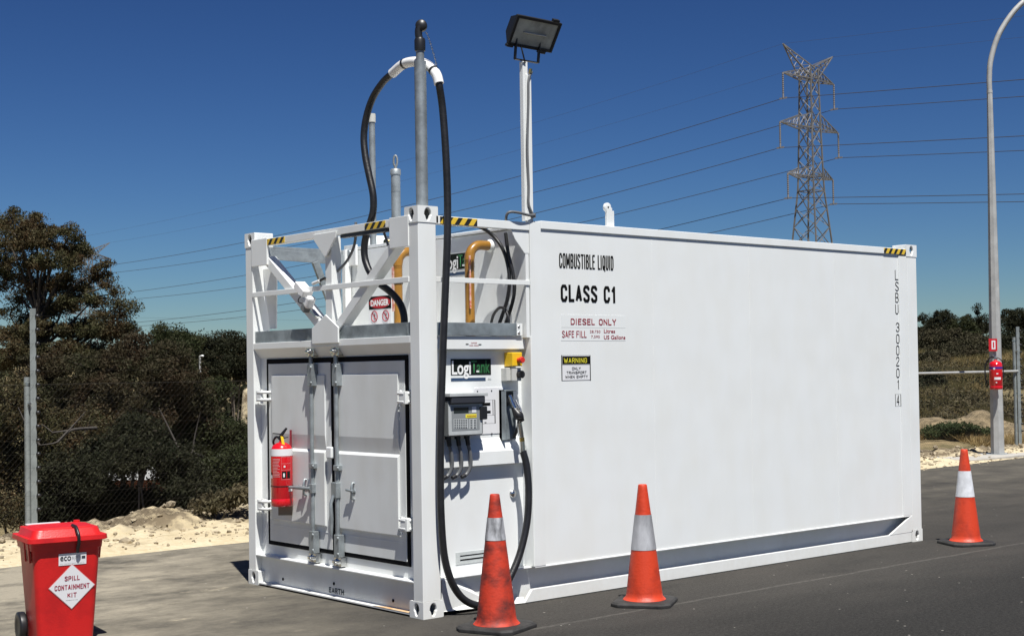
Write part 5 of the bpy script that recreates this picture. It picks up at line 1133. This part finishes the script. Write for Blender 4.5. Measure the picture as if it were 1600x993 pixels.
tree_px('gum_tree', 'domed dark tree beside the small distant lamp post', 'tree', G1, 322, 52, [(316,538,17,18,0),(332,540,14,14,0.5),(322,570,35,30,0),(300,600,30,40,0)], LOW, 30000, 0.05, L_DRK, hollow=0.0, clumpfill=150, clump=0.34, trunk_r=0.13)
tree_px('gum_tree', 'ragged dark trees row end, seen against the far white post', 'tree', G1, 368, 54, [(350,536,13,16,0),(364,534,12,14,0.3),(378,538,13,16,0),(365,572,32,28,0),(395,545,14,22,0.4),(395,580,22,30,0)], LOW, 30000, 0.05, L_DRK, hollow=0.0, clumpfill=150, clump=0.32, trunk_r=0.13)
tree_px('gum_tree', 'broad green tree in front of the pale earth bank', 'tree', G1, 335, 26, [(305,628,36,38,0),(328,676,42,32,0),(378,698,40,34,0.3),(300,690,60,50,0),(322,604,20,16,0.5)], LOW, 60000, 0.030, L_GRN, clump=0.25, trunk_r=0.13, hollow=0.0, clumpfill=180, bark=BARKD)
G2 = 'shrubs behind the fence on the left'
tree_px('shrub', 'dark leafy shrub behind the left fence post', 'shrub', G2, 30, 21, [(20,650,60,70,0),(-10,720,60,70,0),(60,720,60,60,0.3),(30,790,70,50,0),(100,690,50,50,0.5)], LOW, 64220, 0.026, L_GUM, clump=0.23, trunk_r=0.09, bark=BARKD, hollow=0.0, clumpfill=190)
tree_px('shrub', 'deep green shrub behind the red bin', 'shrub', G2, 125, 19.5, [(120,750,60,45,0),(85,800,55,45,0),(170,800,50,35,0.3),(150,720,50,35,0.8)], LOW, 49400, 0.026, L_DRK, clump=0.21, trunk_r=0.08, bark=BARKD, hollow=0.0, clumpfill=190)
tree_px('shrub', 'twisted shrub with bare pale branches above the rubble mound', 'shrub', G2, 235, 19, [(215,715,50,35,0),(270,735,45,40,0.3),(300,770,40,35,0),(235,790,50,25,0.8),(195,680,40,30,0.4)], LOW, 37050, 0.026, L_DRK, clump=0.20, trunk_r=0.08, hollow=0.0, clumpfill=180)
tree_px('shrub', 'bright green shrub next to the white far corner post', 'shrub', G2, 365, 20, [(350,745,45,40,0),(390,740,40,45,0.3),(340,785,40,25,0),(385,790,30,20,0)], LOW, 37050, 0.026, L_GRN, clump=0.20, trunk_r=0.07, hollow=0.0, clumpfill=180)
tree_px('shrub', 'low dry shrub with thin upright twigs on the sandy crest', 'shrub', G2, 318, 16.2, [(318,790,22,16,0),(345,785,18,14,0.1),(375,775,20,16,0.1)], -0.35, 2600, 0.03, L_DRY, clump=0.10, trunk_r=0.022, clumpfill=30)
# bare pale branches showing in the dark foliage
BR = mat('dead_branch', (0.055,0.047,0.04), 0.9)
def branchy(label, pts, d):
    o = MB()
    P2 = [PD(x, y, d+dd) for x, y, dd in pts]; o.tube(catmull(P2, 5), [0.026*(1-0.8*i/(5*(len(P2)-1))) for i in range(5*(len(P2)-1)+1)], 7)
    for i in range(1, len(P2)):
        b_ = P2[i]; e_ = b_+Vector(rng.normal(size=3))*0.35+Vector((0,0,0.25)); o.tube([b_, b_.lerp(e_, 0.5)+Vector(rng.normal(size=3))*0.05, e_], [0.016,0.011,0.004], 5)
    return tag(o.build('dead_branch', BR), label, 'branch', 'bare branches among the shrubs')
0 and branchy('bare forked branch rising above the rubble mound among dark shrubs', [(232,800,0),(228,745,-0.3),(222,700,-0.4),(212,655,-0.6),(195,640,-0.8)], 20.2)
branchy('thin pale branch sweeping left behind the red bin', [(150,668,0),(110,672,-0.6),(90,690,-0.9),(62,695,-1.0)], 20.0)
branchy('short crooked branch near the far corner post', [(315,712,0),(300,708,-0.4),(285,706,-0.6),(278,698,-0.6)], 19.8)

# far wood on the horizon, left and behind the container
def far_wood(name, label_kind, segs, nleaf, size, lm):
    C_ = []
    for (x0, x1, d, ztop, zb_) in segs:
        k = nleaf//len(segs); xs2 = rng.uniform(x0, x1, k); h2 = ztop*(0.75+0.25*np.sin(xs2*0.11)+0.12*np.sin(xs2*0.43+1)); zz_ = zb_+(h2-zb_)*rng.uniform(0, 1, k)**0.7; dd = d+rng.uniform(-3, 3, k)
        lat = (xs2-CX)/FPX*dd; C_.append(np.stack([CAM.x+fwh.x*dd+r0.x*lat, CAM.y+fwh.y*dd+r0.y*lat, zz_], -1))
    o = leafmesh(name, np.concatenate(C_), size, lm, None, 0.1, 1.6); tag(o, kind='stuff'); return o
far_wood('far_woodland', '', [(-300,500,75,2.6,-5),(500,1000,150,3,-4)], 26000, 0.22, L_DRK)
# right hillside shrubs
G3 = 'shrubs on the dry hillside to the right'
def hz(x): return 578.8+(838-x)*math.tan(0.01576)
def gz(x, d): p = ground_at(x, d); return float(height(p.x, p.y))
hills = [ # x, depth, top y, half width px, material, label
 (1446,88,492,22,L_DRK,'dark shrub on the ridge just right of the container corner'),
 (1466,86,482,15,L_DRK,'twiggy dark bush on the ridge left of the lamp column'),
 (1481,84,484,13,L_DRK,'feathery pale topped bush on the ridge'),
 (1505,80,496,20,L_GRN,'rounded olive bush on the ridge in a dip of the skyline'),
 (1526,82,478,17,L_DRK,'tallest dark crown just left of the lamp column'),
 (1574,80,480,24,L_DRK,'dense dark tree crown just right of the lamp column'),
 (1600,76,476,26,L_DRK,'dense dark tree at the right edge of the hillside'),
 (1455,70,512,26,L_HIL,'brownish scrub below the ridge beside the container'),
 (1492,68,516,24,L_HIL,'brown scrub clump halfway down the hillside'),
 (1525,66,520,24,L_HIL,'grey brown scrub left of the lamp column'),
 (1582,64,520,26,L_DRK,'dark scrub behind the right fence post'),
 (1455,58,566,16,L_HIL,'low dark bush above the dry grass'),
 (1500,60,560,18,L_HIL,'low brown bush above the dry grass'),
 (1535,60,562,18,L_HIL,'low olive bush beside the extinguisher'),
 (1448,44,612,15,L_DRK,'round dark shrub low on the bank beside the container'),
]
for (x, d, ty, hw_, lm_, lab_) in hills:
    s = d/FPX; bz = gz(x, d); top = 1.7218+(hz(x)-ty)*s; hh = max(0.5, top-bz)
    w_ = hw_*s*1.15
    lobes = [(0,0,hh*0.62,w_*0.9,hh*0.38),(-w_*0.55,0.3,hh*0.42,w_*0.65,hh*0.36),(w_*0.55,-0.3,hh*0.45,w_*0.65,hh*0.36),(w_*0.15,0.2,hh*0.82,w_*0.45,hh*0.2),(0,-0.4,hh*0.25,w_*0.95,hh*0.25)]
    plant('shrub', lab_, 'shrub', G3, ground_at(x, d, bz), lobes, 9000, 0.055, lm_, clump=0.28, trunk_r=0.05, bark=BARKD, clumpfill=110, hollow=0.0)
g3 = ground_at(1492, 30.5, gz(1492, 30.5)+0.05)
plant('shrub', 'low spreading bright green bush on the bank behind the fence', 'shrub', G3, g3, [(0,0,0.12,0.5,0.16),(-0.4,0.1,0.09,0.35,0.12),(0.45,0,0.08,0.4,0.10)], 9000, 0.028, leafmat('fresh_green_leaves', (0.032,0.050,0.018), (0.045,0.060,0.022), (0.08,0.10,0.045)), clump=0.12, trunk_r=0, clumpfill=60)
# dry grass on the right bank
DG = leafmat('dry_grass_blades', (0.32,0.225,0.095), (0.15,0.115,0.045), (0.46,0.36,0.19), 0.3, 0.5)
def tufts(name, n_, xr, dr_, hgt_, lm_, nb=7):
    xs2 = rng.uniform(*xr, n_); ds = rng.uniform(dr_[0]**0.5, dr_[1]**0.5, n_)**2; lat = (xs2-CX)/FPX*ds
    X_ = CAM.x+fwh.x*ds+r0.x*lat; Y_ = CAM.y+fwh.y*ds+r0.y*lat; msk = (Y_ > fy(X_)+0.5); X_ = X_[msk]; Y_ = Y_[msk]; Z_ = height(X_, Y_)
    keep = fbm(X_, Y_, 0.8, 77, 3) > -0.45; X_, Y_, Z_ = X_[keep], Y_[keep], Z_[keep]
    B0 = np.repeat(np.stack([X_, Y_, Z_], -1), nb, 0); k = len(B0); B0[:, :2] += rng.normal(size=(k,2))*0.06
    tip = B0+np.stack([rng.normal(size=k)*0.13, rng.normal(size=k)*0.13, hgt_*rng.uniform(0.4, 1.2, k)], -1); wv_ = rng.normal(size=(k,3)); wv_[:,2] = 0; wv_ *= 0.012/np.linalg.norm(wv_, axis=1, keepdims=True)
    V_ = np.stack([B0-wv_, B0+wv_, tip], 1).reshape(-1,3); me = bpy.data.meshes.new(name); me.vertices.add(3*k); me.vertices.foreach_set('co', V_.ravel().astype(np.float32))
    me.loops.add(3*k); me.loops.foreach_set('vertex_index', np.arange(3*k, dtype=np.int32)); me.polygons.add(k); me.polygons.foreach_set('loop_start', np.arange(0, 3*k, 3, dtype=np.int32)); me.polygons.foreach_set('loop_total', np.full(k, 3, dtype=np.int32))
    me.materials.append(lm_); me.update(); me.validate(); o = bpy.data.objects.new(name, me); col.objects.link(o); return tag(o, kind='stuff')
tufts('dry_grass', 15000, (1425, 1620), (29, 75), 0.20, DG)
DG2 = leafmat('olive_weed_blades', (0.06,0.06,0.022), (0.10,0.085,0.035), (0.16,0.14,0.07), 0.3, 0.35)
tufts('olive_weeds', 9000, (1425, 1620), (31, 80), 0.30, DG2)
for nm_, lm_, n3 in (('olive_ground_scrub', L_HIL, 12), ('straw_ground_scrub', L_DRY, 14), ('dark_ground_scrub', L_DRK, 4)):
    C_ = []
    for i in range(n3):
        x = rng.uniform(1432, 1608); d = rng.uniform(31, 70); s_ = rng.uniform(0.25, 0.6); g5 = ground_at(x, d, gz(x, d))
        q = rng.normal(size=(900, 3))*np.array([s_*0.9, s_*0.9, s_*0.35]); q[:, 2] = np.abs(q[:, 2]); C_.append(q+np.array(g5))
    tag(leafmesh(nm_, np.concatenate(C_), 0.05, lm_, None, 0.1), kind='stuff')
tufts('green_weeds', 900, (0, 400), (15, 17), 0.16, L_DRY, 5)
# rubble: pale limestone pieces along the verge
ST = mat('limestone_rubble', (0.15,0.12,0.08), 0.95, 0, 0, 8, 0.6, 20, c2=(0.42,0.35,0.24))
ico = bmesh.new(); bmesh.ops.create_icosphere(ico, subdivisions=1, radius=1); iv = np.array([v.co[:] for v in ico.verts]); if_ = np.array([[v.index for v in f.verts] for f in ico.faces]); ico.free()
def rubble(name, n_, x0, x1, yf, smin, smax, sink=0.3):
    V_ = []; F_ = []; X_ = rng.uniform(x0, x1, n_); Y_ = yf(X_); Z_ = verge_h(X_, Y_)
    for i in range(n_):
        s = smin+(smax-smin)*rng.random()**3.5; sc3 = s*rng.uniform(0.6, 1.3, 3); sc3[2] *= 0.65
        q = iv*(1+0.18*rng.normal(size=(len(iv),1)))*sc3; a = rng.uniform(0, 2*PI); ca, sa = math.cos(a), math.sin(a)
        q = np.stack([q[:,0]*ca-q[:,1]*sa, q[:,0]*sa+q[:,1]*ca, q[:,2]], -1)+np.array([X_[i], Y_[i], Z_[i]+sc3[2]*(1-2*sink)])
        F_.append(if_+len(iv)*i); V_.append(q)
    me = bpy.data.meshes.new(name); me.from_pydata(np.concatenate(V_).tolist(), [], np.concatenate(F_).tolist()); me.materials.append(ST); me.update()
    o = bpy.data.objects.new(name, me); col.objects.link(o); return tag(o, kind='stuff')
rubble('limestone_rubble', 1700, -4, 22, lambda x: crest(x)-0.5+rng.normal(size=len(x))*0.42+0.25, 0.010, 0.058)
rubble('verge_grit', 2600, -4, 22, lambda x: rng.uniform(5.1, 6.6, len(x)), 0.006, 0.035)
p = PZ(197, 853); p.z = float(verge_h(p.x, p.y))
rk = MB(); bm_ = iv*np.array([0.085,0.07,0.055])*(1+0.12*rng.normal(size=(len(iv),1))); rk.add([Vector(v)+Vector((0,0,0.02)) for v in bm_], if_.tolist()); r_o = rk.build('rock', ST, bevel=0.01); r_o.location = p; tag(r_o, 'grey brown stone lying alone on the sand right of the bin', 'rock')
# small distant lamp
dl_ = ground_at(312, 28, LOW); SLP = thing('street_lamp', 'small distant lamp post with white globe among the left trees', 'street lamp', dl_)
zt2 = zpx(556, 312, 28)-LOW
MB().tube([(0,0,0),(0,0,zt2)], [0.035,0.02], 8).build('column', CONP, SLP)
MB().lathe([(0,0.025),(0.025,0.02),(0.033,0),(0.025,-0.015),(0,-0.02)], Vector((0,0,zt2+0.0))+r0*0.05, (0,0,1), 14).tube([(0,0,zt2),Vector((0,0,zt2+0.01))+r0*0.04], 0.012, 8).build('lamp_head', PVC, SLP)
# low brick shed glimpsed through the trees
bs = ground_at(255, 36, LOW); SH = thing('brick_shed', 'low red brick shed with pale roof glimpsed through the dark trees', 'shed', bs, math.atan2(r0.y, r0.x))
mbk = bpy.data.materials.new('red_brick'); mbk.use_nodes = True; n = mbk.node_tree.nodes; l = mbk.node_tree.links
bt = n.new('ShaderNodeTexBrick'); bt.inputs['Color1'].default_value = (0.26,0.085,0.05,1); bt.inputs['Color2'].default_value = (0.20,0.065,0.04,1); bt.inputs['Mortar'].default_value = (0.28,0.24,0.2,1); bt.inputs['Scale'].default_value = 4
tc = n.new('ShaderNodeTexCoord'); mp_ = n.new('ShaderNodeMapping'); mp_.inputs['Rotation'].default_value = (R(90),0,0); l.new(tc.outputs['Object'], mp_.inputs[0]); l.new(mp_.outputs[0], bt.inputs[0]); l.new(bt.outputs[0], n['Principled BSDF'].inputs['Base Color']); n['Principled BSDF'].inputs['Roughness'].default_value = 0.9
MB().box((-2.2,0,0),(2.6,3,2.7)).build('wall', mbk, SH); MB().prism([(-2.5,-0.3,2.71),(-2.5,3.3,2.71),(-2.5,1.5,3.3)], (5.4,0,0)).build('roof', mat('weathered_roof_sheet', (0.30,0.30,0.29), 0.7), SH)
MB().box((-0.6,-0.02,0.0),(0.3,-0.002,2.0)).build('door', mat('shed_door',(0.3,0.3,0.28),0.6), SH)
